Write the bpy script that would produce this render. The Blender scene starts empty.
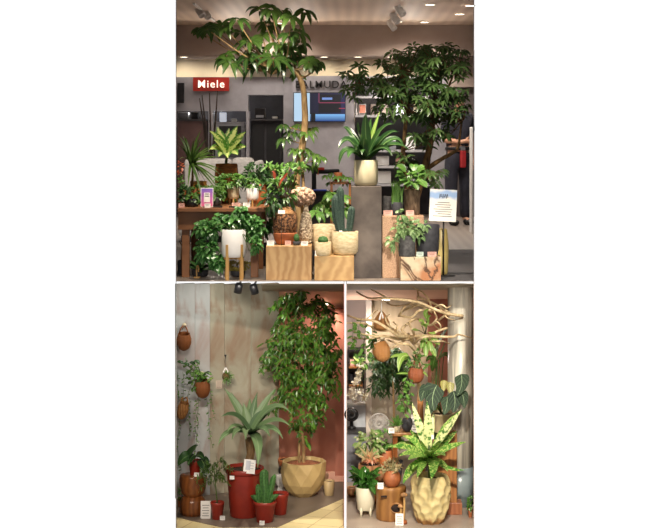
import bpy, math, random
from mathutils import Vector, Matrix, noise
PI = math.pi
scn = bpy.context.scene
COL = scn.collection
# ---------------------------------------------------------------- view geometry
D0 = 12.15                      # distance camera -> front edge of the three sets
U = D0 / 1500.0                 # metres per photo pixel at the front edge
EZ = 398 * U                    # eye height over the lower floor
CX, CY = 345.2, 130.0
ZU = EZ - 151 * U               # upper floor height
def X(px, s): return (px - CX) * U * s
def Y(s): return D0 * (s - 1)
def Z(py, s): return EZ - (py - CY) * U * s
def P(px, py, s): return Vector((X(px, s), Y(s), Z(py, s)))
def proj(v):
    s = v.y / D0 + 1
    return v.x / (U * s) + CX, CY + (EZ - v.z) / (U * s)
def SF(py): return 398.0 / (py - CY)          # depth of a point of the lower floor seen at row py
def SZ(py, z): return (EZ - z) / ((py - CY) * U)
def srgb(r, g, b):
    f = lambda c: (c / 255 / 12.92) if c / 255 <= .04045 else ((c / 255 + .055) / 1.055) ** 2.4
    return (f(r), f(g), f(b), 1)
# ---------------------------------------------------------------- materials
def newmat(name):
    m = bpy.data.materials.new(name); m.use_nodes = True
    nt = m.node_tree
    return m, nt, nt.nodes['Principled BSDF']
def nd(nt, t, **kw):
    n = nt.nodes.new(t)
    for k, v in kw.items():
        if k in n.inputs: n.inputs[k].default_value = v
        else: setattr(n, k, v)
    return n
def mixc(nt, f, a, b):
    n = nt.nodes.new('ShaderNodeMix'); n.data_type = 'RGBA'
    if hasattr(f, 'is_output'): nt.links.new(f, n.inputs[0])
    else: n.inputs[0].default_value = f
    for i, v in ((6, a), (7, b)):
        if hasattr(v, 'is_output'): nt.links.new(v, n.inputs[i])
        else: n.inputs[i].default_value = v
    return n.outputs[2]
def ramp(nt, sock, a, b):
    n = nt.nodes.new('ShaderNodeMapRange'); n.inputs[1].default_value = a; n.inputs[2].default_value = b
    nt.links.new(sock, n.inputs[0]); return n.outputs[0]
def mth(nt, op, a, b=0.0):
    n = nt.nodes.new('ShaderNodeMath'); n.operation = op
    for i, v in ((0, a), (1, b)):
        if hasattr(v, 'is_output'): nt.links.new(v, n.inputs[i])
        else: n.inputs[i].default_value = v
    return n.outputs[0]
def bumpit(nt, bs, sock, st, dist=.01):
    b = nd(nt, 'ShaderNodeBump'); b.inputs['Strength'].default_value = st; b.inputs['Distance'].default_value = dist
    nt.links.new(sock, b.inputs['Height']); nt.links.new(b.outputs[0], bs.inputs['Normal'])
def M(name, c1, c2=None, scale=12, rough=.55, metal=0, bump=0, lo=.35, hi=.65, stretch=(1, 1, 1), detail=4, spec=.5):
    m, nt, bs = newmat(name)
    bs.inputs['Roughness'].default_value = rough; bs.inputs['Metallic'].default_value = metal
    bs.inputs['Specular IOR Level'].default_value = spec
    if c2 is None: c2 = tuple(x * .82 for x in c1[:3]) + (1,)
    tc = nd(nt, 'ShaderNodeTexCoord'); mp = nd(nt, 'ShaderNodeMapping'); mp.inputs['Scale'].default_value = stretch
    nz = nd(nt, 'ShaderNodeTexNoise'); nz.inputs['Scale'].default_value = scale; nz.inputs['Detail'].default_value = detail
    nt.links.new(tc.outputs['Object'], mp.inputs[0]); nt.links.new(mp.outputs[0], nz.inputs['Vector'])
    nt.links.new(mixc(nt, ramp(nt, nz.outputs[0], lo, hi), c1, c2), bs.inputs['Base Color'])
    if bump: bumpit(nt, bs, nz.outputs[0], bump)
    return m
def wood(name, c1, c2, scale=18, stretch=(1, 1, .15), rough=.45, dist=4, bump=.1, rings=False):
    m, nt, bs = newmat(name); bs.inputs['Roughness'].default_value = rough
    tc = nd(nt, 'ShaderNodeTexCoord'); mp = nd(nt, 'ShaderNodeMapping'); mp.inputs['Scale'].default_value = stretch
    w = nd(nt, 'ShaderNodeTexWave'); w.wave_type = 'RINGS' if rings else 'BANDS'
    w.inputs['Scale'].default_value = scale; w.inputs['Distortion'].default_value = dist
    w.inputs['Detail'].default_value = 3; w.inputs['Detail Scale'].default_value = 1.3
    nz = nd(nt, 'ShaderNodeTexNoise'); nz.inputs['Scale'].default_value = scale * .8; nz.inputs['Detail'].default_value = 6
    nt.links.new(tc.outputs['Object'], mp.inputs[0])
    nt.links.new(mp.outputs[0], w.inputs['Vector']); nt.links.new(mp.outputs[0], nz.inputs['Vector'])
    f = mth(nt, 'MULTIPLY', w.outputs['Fac'], .45); g = mth(nt, 'MULTIPLY', nz.outputs[0], .55)
    nt.links.new(mixc(nt, mth(nt, 'ADD', f, g), c1, c2), bs.inputs['Base Color'])
    if bump: bumpit(nt, bs, w.outputs['Fac'], bump)
    return m
def leafmat(name, c1, c2, rib=None, ribw=.05, patch=None, plo=.5, phi=.55, pscale=45, margin=False, veins=None, rough=.38, trans=.18, spec=.5):
    """leaf surface: tone per leaf, optional pale midrib, variegation and side veins (all grow with the leaf)"""
    m, nt, bs = newmat(name); bs.inputs['Roughness'].default_value = rough; bs.inputs['Specular IOR Level'].default_value = spec
    at = nd(nt, 'ShaderNodeAttribute'); at.attribute_name = 'tone'
    col = mixc(nt, at.outputs['Fac'], c1, c2)
    uv = nd(nt, 'ShaderNodeUVMap'); uv.uv_map = 'leaf'
    sp = nd(nt, 'ShaderNodeSeparateXYZ'); nt.links.new(uv.outputs[0], sp.inputs[0])
    across = mth(nt, 'ABSOLUTE', mth(nt, 'SUBTRACT', sp.outputs[1], .5))
    if patch:
        tc = nd(nt, 'ShaderNodeTexCoord'); nz = nd(nt, 'ShaderNodeTexNoise'); nz.inputs['Scale'].default_value = pscale; nz.inputs['Detail'].default_value = 3
        nt.links.new(tc.outputs['Object'], nz.inputs['Vector'])
        f = nz.outputs[0]
        if margin: f = mth(nt, 'SUBTRACT', mth(nt, 'ADD', f, .22), mth(nt, 'MULTIPLY', across, .9))
        col = mixc(nt, ramp(nt, f, plo, phi), col, patch)
    if veins:
        ph = mth(nt, 'SUBTRACT', mth(nt, 'MULTIPLY', sp.outputs[0], 5.0), mth(nt, 'MULTIPLY', across, 4.0))
        fr = mth(nt, 'ABSOLUTE', mth(nt, 'SUBTRACT', mth(nt, 'FRACT', ph), .5))
        col = mixc(nt, ramp(nt, fr, .1, .03), col, veins)
    if rib: col = mixc(nt, ramp(nt, across, ribw * 1.6, ribw), col, rib)
    nt.links.new(col, bs.inputs['Base Color'])
    tr = nd(nt, 'ShaderNodeBsdfTranslucent'); nt.links.new(col, tr.inputs[0])
    mx = nd(nt, 'ShaderNodeMixShader'); mx.inputs[0].default_value = trans
    out = nt.nodes['Material Output']
    nt.links.new(bs.outputs[0], mx.inputs[1]); nt.links.new(tr.outputs[0], mx.inputs[2]); nt.links.new(mx.outputs[0], out.inputs[0])
    return m
def emis(name, c, st):
    m, nt, bs = newmat(name)
    bs.inputs['Base Color'].default_value = c; bs.inputs['Emission Color'].default_value = c; bs.inputs['Emission Strength'].default_value = st
    return m
# ---------------------------------------------------------------- mesh builder
def smooth_curve(pts, n=5):
    pts = [Vector(p) for p in pts]
    if len(pts) < 3: return pts
    out = []
    e = [pts[0] * 2 - pts[1]] + pts + [pts[-1] * 2 - pts[-2]]
    for i in range(1, len(e) - 2):
        a, b, c, d = e[i - 1:i + 3]
        for k in range(n):
            t = k / n
            out.append(.5 * ((2 * b) + (c - a) * t + (2 * a - 5 * b + 4 * c - d) * t * t + (3 * b - a - 3 * c + d) * t ** 3))
    out.append(pts[-1]); return out
SHAPES = {
 'lance': lambda t: math.sin(PI * min(1, t ** .8)) ** .85,
 'strap': lambda t: (.55 + .45 * math.sin(PI * min(1, t * 1.15))) * (1 - t ** 4) ,
 'agave': lambda t: (.45 + .55 * math.sin(PI * min(1, .1 + t * .85))) * (1 - t ** 3.2),
 'heart': lambda t: (math.sin(PI * t ** .5) ** .7) if t > 0 else .0,
 'oval': lambda t: math.sin(PI * t) ** .6 if 0 < t < 1 else 0,
 'grass': lambda t: 1 - t ** 2,
}
LIM = (177.3, 473.0)
class MB:
    def __init__(s): s.v = []; s.f = []; s.m = []; s.uv = []; s.t = []; s.flat = set()
    def add(s, vs, fs, slot=0, uvs=None, tone=.5, flat=False):
        o = len(s.v); s.v += [Vector(q) for q in vs]; s.t += [tone] * len(vs)
        for i, f in enumerate(fs):
            if flat: s.flat.add(len(s.f))
            s.f.append(tuple(o + k for k in f)); s.m.append(slot)
            s.uv.append([uvs[k] for k in f] if uvs else None)
    def box(s, c, d, rz=0, slot=0, mat=None):
        c = Vector(c); R = mat or Matrix.Rotation(rz, 3, 'Z')
        vs = [c + R @ Vector((sx * d[0] / 2, sy * d[1] / 2, sz * d[2] / 2)) for sz in (-1, 1) for sy in (-1, 1) for sx in (-1, 1)]
        s.add(vs, [(0, 2, 3, 1), (4, 5, 7, 6), (0, 1, 5, 4), (2, 6, 7, 3), (0, 4, 6, 2), (1, 3, 7, 5)], slot, flat=True)
        return s
    def prism(s, poly, z0, z1, slot=0):
        """poly: plan points counter-clockwise"""
        n = len(poly)
        vs = [(p[0], p[1], z0) for p in poly] + [(p[0], p[1], z1) for p in poly]
        fs = [tuple(range(n - 1, -1, -1)), tuple(range(n, 2 * n))] + [(i, (i + 1) % n, n + (i + 1) % n, n + i) for i in range(n)]
        s.add(vs, fs, slot, flat=True); return s
    def lathe(s, prof, o=(0, 0, 0), seg=28, rot=None, slot=0, rfun=None, flat=False):
        o = Vector(o); vs = []; n = len(prof)
        for j, (r, z) in enumerate(prof):
            for i in range(seg):
                a = 2 * PI * i / seg
                rr = rfun(a, z, r, j) if rfun else r
                q = Vector((rr * math.cos(a), rr * math.sin(a), z))
                vs.append(o + (rot @ q if rot else q))
        fs = [(j * seg + i, j * seg + (i + 1) % seg, (j + 1) * seg + (i + 1) % seg, (j + 1) * seg + i) for j in range(n - 1) for i in range(seg)]
        if prof[0][0] > 1e-5: fs.append(tuple(range(seg - 1, -1, -1)))
        if prof[-1][0] > 1e-5: fs.append(tuple((n - 1) * seg + i for i in range(seg)))
        s.add(vs, fs, slot, flat=flat); return s
    def tube(s, pts, rad, seg=8, slot=0, sm=4, tone=.5):
        pts = smooth_curve(pts, sm) if sm else [Vector(p) for p in pts]
        n = len(pts)
        rs = [rad] * n if not isinstance(rad, (list, tuple)) else [rad[0] + 0 for _ in pts]
        if isinstance(rad, (list, tuple)):
            for i in range(n):
                q = i / max(1, n - 1) * (len(rad) - 1); a = int(min(q, len(rad) - 2)) if len(rad) > 1 else 0
                rs[i] = rad[a] + (rad[min(a + 1, len(rad) - 1)] - rad[a]) * (q - a)
        vs = []; nrm = None
        for i, p in enumerate(pts):
            t = (pts[min(i + 1, n - 1)] - pts[max(i - 1, 0)])
            t = t.normalized() if t.length > 1e-9 else Vector((0, 0, 1))
            if nrm is None: nrm = t.orthogonal().normalized()
            nrm = (nrm - t * nrm.dot(t)); nrm = nrm.normalized() if nrm.length > 1e-6 else t.orthogonal().normalized()
            b = t.cross(nrm)
            for k in range(seg):
                a = 2 * PI * k / seg
                vs.append(p + (nrm * math.cos(a) + b * math.sin(a)) * rs[i])
        fs = [(i * seg + k, i * seg + (k + 1) % seg, (i + 1) * seg + (k + 1) % seg, (i + 1) * seg + k) for i in range(n - 1) for k in range(seg)]
        fs += [tuple(range(seg - 1, -1, -1)), tuple((n - 1) * seg + k for k in range(seg))]
        s.add(vs, fs, slot, tone=tone); return s
    def ball(s, c, r, seg=14, rings=9, slot=0, sc=(1, 1, 1)):
        prof = [(max(1e-6, r * math.sin(PI * j / rings)), -r * math.cos(PI * j / rings)) for j in range(rings + 1)]
        o = len(s.v); s.lathe(prof, (0, 0, 0), seg, slot=slot); c = Vector(c)
        for i in range(o, len(s.v)):
            q = s.v[i]; s.v[i] = c + Vector((q.x * sc[0], q.y * sc[1], q.z * sc[2]))
        return s
    def leaf(s, p0, p1, p2, w, shape='lance', seg=6, fold=.25, hint=(0, -.55, .85), slot=0, tone=None, wav=0, clip=True):
        """ribbon leaf along the bezier p0 p1 p2, full width w"""
        p0, p1, p2 = Vector(p0), Vector(p1), Vector(p2)
        if clip:
            for q in (p2, p1):
                x, y = proj(q)
                if not (LIM[0] < x < LIM[1]): return s
        sh = SHAPES[shape]; h = Vector(hint); vs = []; uvs = []; side = None
        if tone is None: tone = random.random()
        for i in range(seg + 1):
            t = i / seg
            c = p0 * (1 - t) ** 2 + p1 * 2 * t * (1 - t) + p2 * t * t
            tg = (p1 - p0) * (1 - t) + (p2 - p1) * t
            tg = tg.normalized() if tg.length > 1e-9 else Vector((0, 0, 1))
            sd = tg.cross(h)
            if sd.length < .15: sd = tg.cross(Vector((.3, -1, .1)))
            sd.normalize()
            if side is not None and sd.dot(side) < 0: sd = -sd
            if side is not None: sd = (sd + side * .8).normalized()
            side = sd; nn = sd.cross(tg)
            if nn.dot(h) < 0: nn = -nn
            hw = w / 2 * max(sh(t), .02)
            f = fold + (wav * math.sin(t * 14) if wav else 0)
            vs += [c + sd * hw * math.cos(f) + nn * hw * math.sin(f), c, c - sd * hw * math.cos(f) + nn * hw * math.sin(f)]
            uvs += [(t, .5 + .5 ), (t, .5), (t, 0)]
        fs = []
        for i in range(seg):
            a = i * 3; fs += [(a, a + 1, a + 4, a + 3), (a + 1, a + 2, a + 5, a + 4)]
        s.add(vs, fs, slot, uvs, tone); return s
    def build(s, name, mats, parent=None, smooth=True, bevel=0, origin=None, kind=None, label=None):
        me = bpy.data.meshes.new(name)
        if parent is not None: base = WORLD[parent.name]
        elif origin is not None: base = Vector(origin)
        else:
            xs = [q.x for q in s.v]; ys = [q.y for q in s.v]; zs = [q.z for q in s.v]
            base = Vector(((min(xs) + max(xs)) / 2, (min(ys) + max(ys)) / 2, min(zs)))
        me.from_pydata([tuple(q - base) for q in s.v], [], s.f)
        mats = mats if isinstance(mats, (list, tuple)) else [mats]
        for m in mats: me.materials.append(m)
        me.polygons.foreach_set('material_index', s.m)
        me.polygons.foreach_set('use_smooth', [smooth and i not in s.flat for i in range(len(s.f))])
        if any(u for u in s.uv):
            l = me.uv_layers.new(name='leaf'); data = []
            for u, f in zip(s.uv, s.f):
                for k in range(len(f)): data += list(u[k]) if u else [0, 0]
            l.data.foreach_set('uv', data)
            a = me.attributes.new('tone', 'FLOAT', 'POINT'); a.data.foreach_set('value', s.t)
        me.update()
        o = bpy.data.objects.new(name, me); COL.objects.link(o)
        if parent is not None: o.parent = parent
        else: o.location = base
        WORLD[o.name] = base
        if bevel:
            b = o.modifiers.new('edge', 'BEVEL'); b.width = bevel; b.segments = 2; b.limit_method = 'ANGLE'
        if kind: o['kind'] = kind
        if label: o['label'] = label
        return o
WORLD = {}
def thing(name, label, cat, loc, group=None):
    o = bpy.data.objects.new(name, None); COL.objects.link(o); o.location = loc; o.empty_display_size = .05
    WORLD[o.name] = Vector(loc); o['label'] = label; o['category'] = cat
    if group: o['group'] = group
    return o
def solo(o, label, cat, group=None):
    o['label'] = label; o['category'] = cat
    if group: o['group'] = group
    return o
def text(name, body, loc, size, mat, parent=None, depth=.004, bold=0, spacing=1.0):
    cu = bpy.data.curves.new(name, 'FONT'); cu.body = body; cu.size = size; cu.extrude = depth; cu.offset = bold
    cu.align_x = 'CENTER'; cu.align_y = 'CENTER'; cu.space_character = spacing
    t = bpy.data.objects.new(name, cu); COL.objects.link(t)
    dg = bpy.context.evaluated_depsgraph_get(); me = bpy.data.meshes.new_from_object(t.evaluated_get(dg))
    bpy.data.objects.remove(t); me.materials.clear(); me.materials.append(mat)
    R = Matrix.Rotation(PI / 2, 4, 'X'); me.transform(R)
    o = bpy.data.objects.new(name, me); COL.objects.link(o)
    if parent is not None: o.parent = parent; o.location = Vector(loc) - WORLD[parent.name]
    else: o.location = loc
    WORLD[o.name] = Vector(loc); return o
# ---------------------------------------------------------------- palette
m_white = M('white_paint', srgb(232, 230, 226), srgb(222, 220, 216), 6, .6)
m_card = M('card_paper', srgb(240, 236, 230), srgb(230, 226, 220), 20, .7)
m_pinkcard = M('pink_card_paper', srgb(226, 176, 160), srgb(214, 160, 146), 20, .7)
m_ink = M('ink', srgb(60, 60, 66), rough=.6)
m_black = M('black_plastic', srgb(24, 24, 26), srgb(18, 18, 20), 20, .4)
m_darkmet = M('dark_metal', srgb(52, 50, 52), srgb(40, 38, 40), 20, .4, .4)
m_steel = M('brushed_steel', srgb(168, 168, 172), srgb(140, 140, 146), 30, .35, .6, stretch=(.1, 1, 1))
m_soil = M('soil', srgb(74, 56, 42), srgb(44, 33, 25), 90, .95, bump=.6)
m_bark = M('bark', srgb(150, 118, 76), srgb(96, 72, 46), 40, .85, bump=.5, stretch=(1, 1, .4))
m_palebark = M('pale_bark', srgb(176, 146, 100), srgb(128, 100, 64), 40, .85, bump=.5, stretch=(1, 1, .3))
m_stem = M('green_stem', srgb(86, 104, 48), srgb(62, 80, 36), 30, .6)
m_cream = M('cream_ceramic', srgb(214, 202, 170), srgb(200, 184, 148), 14, .55)
m_stonecream = M('cream_travertine', srgb(206, 188, 152), srgb(176, 156, 118), 26, .75, bump=.15, stretch=(1, 1, 2.5))
m_terra = M('terracotta', srgb(188, 112, 68), srgb(160, 90, 54), 20, .75)
m_redpot = M('red_glaze', srgb(148, 46, 31), srgb(132, 38, 26), 8, .38)
m_graypot = M('grey_stone_pot', srgb(96, 94, 92), srgb(64, 62, 62), 30, .85, bump=.3)
m_darkpot = M('charcoal_pot', srgb(62, 62, 66), srgb(46, 46, 50), 24, .7)
m_brown = M('brown_woven', srgb(172, 106, 48), srgb(112, 64, 26), 60, .75, bump=.7, stretch=(.3, .3, 2))
m_ochre = M('ochre_glaze', srgb(190, 134, 60), srgb(156, 104, 42), 10, .4)
m_oak = wood('pale_oak', srgb(206, 166, 104), srgb(170, 126, 70), 7, (1, 1, .35), .55, 6)
m_table = wood('table_wood', srgb(156, 106, 70), srgb(114, 74, 46), 10, (.12, 1, 1), .4, 4)
m_stool = wood('stool_wood', srgb(142, 84, 40), srgb(92, 48, 20), 8, (1, 1, .8), .28, 5)
m_stump = wood('stump_wood', srgb(172, 122, 66), srgb(120, 76, 36), 5, (1, 1, .5), .5, 7)
m_post = wood('post_wood', srgb(186, 128, 72), srgb(140, 86, 44), 9, (1, 1, .12), .5, 4)
m_drift = M('driftwood', srgb(236, 214, 172), srgb(206, 176, 130), 34, .8, bump=.4)
m_rattan = wood('rattan', srgb(150, 90, 44), srgb(116, 64, 30), 110, (.25, .25, 1), .6, 2, .5)
m_orange = M('orange_clay', srgb(178, 104, 56), srgb(150, 80, 40), 16, .6)
g = lambda r, gg, b: srgb(r, gg, b)
l_scheff = leafmat('umbrella_leaf', g(40, 70, 30), g(78, 110, 44), g(96, 124, 60), .03, rough=.3)
l_dark = leafmat('dark_leaf', g(30, 58, 28), g(52, 88, 42), g(84, 116, 64), .04, rough=.3)
l_mid = leafmat('mid_green_leaf', g(62, 106, 40), g(96, 140, 58), g(130, 160, 86), .04)
l_light = leafmat('light_green_leaf', g(110, 150, 60), g(150, 182, 84), g(190, 206, 130), .05)
l_bush = leafmat('glossy_round_leaf', g(44, 96, 42), g(88, 140, 70), g(120, 160, 96), .04, rough=.25)
l_dief = leafmat('cream_centred_leaf', g(66, 124, 44), g(92, 150, 56), None, patch=g(216, 226, 140), plo=.42, phi=.56, pscale=60, margin=True)
l_dief2 = leafmat('marbled_leaf', g(58, 118, 40), g(92, 152, 54), None, patch=g(196, 214, 118), plo=.46, phi=.64, pscale=55)
l_dief3 = leafmat('cream_marbled_leaf', g(60, 112, 44), g(84, 140, 56), None, patch=g(228, 230, 168), plo=.38, phi=.5, pscale=38)
l_agave = leafmat('grey_green_leaf', g(76, 104, 68), g(112, 136, 92), g(130, 152, 112), .03, rough=.5, trans=.08)
l_ficus = leafmat('ficus_leaf', g(36, 72, 20), g(88, 132, 42), g(96, 136, 56), .03, rough=.3)
l_spike = leafmat('strap_leaf', g(56, 88, 34), g(92, 122, 54), None, rough=.4)
l_aloc = leafmat('velvet_leaf', g(26, 42, 28), g(40, 58, 36), g(140, 162, 120), .012, veins=g(70, 92, 62), rough=.6, trans=.05, spec=.2)
l_brown = leafmat('dry_leaf', g(120, 100, 56), g(150, 122, 70), None)
l_red = leafmat('red_leaf', g(150, 60, 40), g(180, 96, 60), None)
l_white = leafmat('white_petal', g(236, 230, 214), g(244, 240, 226), g(226, 206, 120), .05, trans=.3)
l_bleach = leafmat('pale_succulent_leaf', g(190, 170, 120), g(214, 196, 150), g(170, 120, 90), .05)
m_cactus = M('cactus_skin', srgb(36, 58, 50), srgb(62, 84, 70), 110, .7, bump=.5)
m_cactus2 = M('green_cactus_skin', srgb(72, 116, 54), srgb(48, 86, 40), 60, .6, bump=.3)
# ---------------------------------------------------------------- shared builders
POT = {
 'bowl': [(.5, 0), (.72, .05), (.9, .22), (.98, .5), (1, .8), (1, 1)],
 'round': [(.66, 0), (.86, .03), (.96, .14), (1, .34), (1, 1)],
 'taper': [(.7, 0), (.72, .02), (.95, .84), (1, .86), (1.02, 1)],
 'cone': [(.74, 0), (.77, .02), (1, 1)],
 'cyl': [(.9, 0), (.96, .03), (1, .12), (1, 1)],
 'belly': [(.6, 0), (.66, .02), (.95, .3), (1.04, .55), (1, .8), (.9, .95), (.92, 1)],
 'egg': [(.5, 0), (.9, .12), (1.2, .38), (1.2, .62), (1.05, .88), (1, 1)],
}
def pot(par, o, w, h, mat, shape='round', th=.1, soil=m_soil, sd=.12, name='pot', seg=32, rfun=None, dome=0, flat=False):
    r = w / 2; pr = POT[shape] if isinstance(shape, str) else shape
    out = [(a * r, b * h) for a, b in pr]; rt = out[-1][0]; ri = rt - th * r
    prof = [(1e-6, 0)] + out + [(rt - th * r * .4, h * 1.012), (ri, h), (ri * .96, h * (1 - sd) - .002), (1e-6, h * (1 - sd) - .004)]
    p = MB().lathe(prof, o, seg, rfun=rfun, flat=flat).build(name, mat, par)
    if soil:
        z = h * (1 - sd)
        MB().lathe([(ri * .97, z), (ri * .6, z + .004 + dome * .7), (1e-6, z + .006 + dome)], o, 20).build('soil', soil, p)
    return p, Vector(o) + Vector((0, 0, h * (1 - sd)))
def card(px, py, w, h, s, z, label, mat=None, tilt=.15, name='price_card'):
    """small card standing on a surface at height z; py unused when z is given"""
    k = U * s; c = Vector((X(px, s), Y(s), z)); H = h * k
    m = MB(); R = Matrix.Rotation(-tilt, 3, 'X')
    m.box(c + R @ Vector((0, 0, H / 2 + .002)), (w * k, .003, H), mat=R)
    t = thing(name, label, 'card', c, 'small paper cards')
    cs_ = m.build('card_sheet', mat or m_card, t)
    n = MB()
    for i in range(2 if h < 8 else 5):
        n.box(c + R @ Vector((0, -.002, H * (.75 - i * (.3 if h < 8 else .15)) + .002)), (w * k * (.7 - .12 * (i % 2)), .0008, H * (.06 if h < 8 else .03)), mat=R)
    n.build('printed_lines', m_ink, cs_)
    b = MB(); b.box(c + Vector((0, .012, .002)), (w * k * .9, .028, .004)); b.build('foot', mat or m_card, t)
    return t
def rv(rg, a=1): return Vector((rg.uniform(-a, a), rg.uniform(-a, a), rg.uniform(-a, a)))
def cluster(mb, c, axis, n, L, w, rg, shape='lance', droop=.5, slot=0, seg=5):
    """leaflets of one compound leaf, radiating round axis like an umbrella"""
    axis = Vector(axis).normalized(); a = axis.orthogonal().normalized(); b = axis.cross(a); ph = rg.random() * 6.3
    tn = rg.random()
    for i in range(n):
        t = ph + 2 * PI * i / n + rg.uniform(-.15, .15); d = a * math.cos(t) + b * math.sin(t)
        l = L * rg.uniform(.8, 1.1)
        p0 = c + d * l * .08; p1 = c + d * l * .6 + axis * l * .16; p2 = c + d * l * (1 - droop * .2) - Vector((0, 0, 1)) * l * droop * rg.uniform(.6, 1.2)
        mb.leaf(p0, p1, p2, w, shape, seg, .2, tuple(axis * .8 + Vector((0, -.3, .3))), slot, min(1, max(0, tn + rg.uniform(-.25, .25))))
def rosette(mb, c, n, L, w, rg, elev=(.3, 1.3), droop=.6, shape='lance', slot=0, seg=6, fold=.25, spread=1.0):
    for i in range(n):
        t = i * 2.4 + rg.uniform(-.3, .3); e = elev[1] - (elev[1] - elev[0]) * (i / max(1, n - 1)) + rg.uniform(-.1, .1)
        l = L * rg.uniform(.75, 1.1); d = Vector((math.cos(t) * spread, math.sin(t) * spread, 0))
        p1 = c + d * l * .5 * math.cos(e) + Vector((0, 0, l * .55 * math.sin(e)))
        p2 = c + d * l * (math.cos(e) * .95 + .1) + Vector((0, 0, l * (math.sin(e) - droop * (1.2 - math.sin(e) * .6))))
        mb.leaf(c + d * .006, p1, p2, w * rg.uniform(.85, 1.1), shape, seg, fold, slot=slot, tone=rg.random())
def bush(mb, c, rad, n, L, w, rg, shape='heart', slot=0, seg=4, droop=.4, inner=.55):
    c = Vector(c)
    for i in range(n):
        d = rv(rg); 
        if d.length < .1: continue
        d.normalize(); q = rg.uniform(inner, 1)
        p = c + Vector((d.x * rad[0], d.y * rad[1], d.z * rad[2])) * q
        o = (d + rv(rg, .6)).normalized(); l = L * rg.uniform(.7, 1.2)
        mb.leaf(p, p + o * l * .5 + Vector((0, 0, l * .15)), p + o * l - Vector((0, 0, l * droop)), w * rg.uniform(.8, 1.2), shape, seg, .15, tuple(Vector((0, -.5, .7)) + d * .4), slot, rg.random())
def twigs(mb, c, rad, n, r, rg, slot=0):
    c = Vector(c)
    for i in range(n):
        d = rv(rg).normalized(); mb.tube([c - Vector((0, 0, rad[2] * .9)), c + Vector((d.x * rad[0] * .4, d.y * rad[1] * .4, d.z * rad[2] * .3)), c + Vector((d.x * rad[0] * .9, d.y * rad[1] * .9, d.z * rad[2] * .9))], [r, r * .5], 5, slot, 3)
def vine(lv, st, pts, L, w, rg, step=.03, shape='oval', r=.0015):
    c = smooth_curve(pts, 8); st.tube(pts, r, 5)
    acc = 0
    for a, b in zip(c, c[1:]):
        acc += (b - a).length
        if acc > step:
            acc = 0; o = Vector((rg.uniform(-1, 1), rg.uniform(-1, -.1), rg.uniform(-.5, .5))).normalized()
            lv.leaf(b, b + o * L * .5, b + o * L - Vector((0, 0, L * .3)), w * rg.uniform(.7, 1.2), shape, 4, .15, tone=rg.random())
def bl(mb, s, a, c, b, w, ds=0.0, shape='lance', slot=0, seg=8, fold=.25, tone=None, wav=0, hint=(0, -.6, .8)):
    """leaf given by photo points a (root), c (bend), b (tip); the tip stands ds nearer (-) or farther (+)"""
    mb.leaf(P(a[0], a[1], s), P(c[0], c[1], s + ds * .5), P(b[0], b[1], s + ds), w * U * s, shape, seg, fold, hint, slot, tone, wav, clip=False)
# ================================================================ UPPER SET: plant display in front of an appliance shop
CEIL = EZ + 178.5 * U
m_floor_up = wood('floor_planks', srgb(140, 128, 118), srgb(112, 101, 92), 3, (1, .06, 1), .45, 3, .03)
m_carpet = M('grey_carpet', srgb(92, 90, 92), srgb(74, 72, 74), 160, .95, bump=.3)
m_ceil = wood('ceiling_planks', srgb(226, 200, 174), srgb(196, 170, 146), 2.2, (1, .04, 1), .6, 2, .03)
m_soffit = M('soffit_plaster', srgb(176, 158, 146), srgb(164, 146, 134), 3, .8)
m_glow = M('cream_plaster', srgb(224, 208, 180), srgb(214, 198, 170), 3, .8)
m_greywall = M('grey_microcement', srgb(150, 146, 150), srgb(132, 128, 132), 5, .7, detail=6)
m_niche = M('dark_niche', srgb(66, 64, 68), srgb(56, 54, 58), 6, .7)
m_darkwall = M('taupe_wall', srgb(120, 108, 104), srgb(106, 96, 92), 4, .8)
def slab(name, pts, z0, z1, mat, kind='structure', **kw):
    m = MB(); m.prism(pts, z0, z1); o = m.build(name, mat, kind=kind, **kw); return o
def quad_px(s0, s1, a0, a1, b0=None, b1=None):
    """plan outline between depths s0 and s1; a0..a1 photo columns in front, b0..b1 behind"""
    b0 = a0 if b0 is None else b0; b1 = a1 if b1 is None else b1
    return [(X(a0, s0), Y(s0)), (X(a1, s0), Y(s0)), (X(b1, s1), Y(s1)), (X(b0, s1), Y(s1))]
LX, RX = 176.4, 473.6
slab('floor', quad_px(1, 1.95, LX, RX), ZU - .004, ZU, m_floor_up)
slab('carpet', quad_px(1.002, 1.26, 440, RX, 438, RX), ZU, ZU + .004, m_carpet)
slab('ceiling', quad_px(1.0, 1.95, LX, RX), CEIL, CEIL + .01, m_ceil)
# splayed side walls
def sidewall(name, px, s0, s1, z0, z1, mat, sign):
    t = .006 * sign
    a = [(X(px, s0), Y(s0)), (X(px, s1), Y(s1))]
    pl = [a[0], a[1], (a[1][0] + t, a[1][1]), (a[0][0] + t, a[0][1])]
    if sign < 0: pl = pl[::-1]
    slab(name, pl[::-1], z0, z1, mat)
sidewall('wall_left', LX, 1.0, 1.95, ZU, CEIL, m_greywall, -1)
sidewall('wall_right', RX, 1.0, 1.95, ZU, CEIL, m_greywall, 1)
def fbox(mb, x0, x1, y0, y1, s, depth, slot=0):
    """box whose front face fills the photo rectangle at depth s"""
    k = U * s
    mb.box(((X(x0, s) + X(x1, s)) / 2, Y(s) + depth / 2, (Z(y0, s) + Z(y1, s)) / 2), (abs(x1 - x0) * k, depth, abs(y1 - y0) * k), slot=slot); return mb
yf = lambda s: CY + 151 / s
SW = 1.73
fbox(MB(), LX, 474, 24.5, 55.3, 1.7, 1.2).build('trim_soffit', m_soffit, kind='structure')
fbox(MB(), LX, 474, 50, 215, 1.805, .03).build('wall_back', m_glow, kind='structure')
w = MB()
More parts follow.
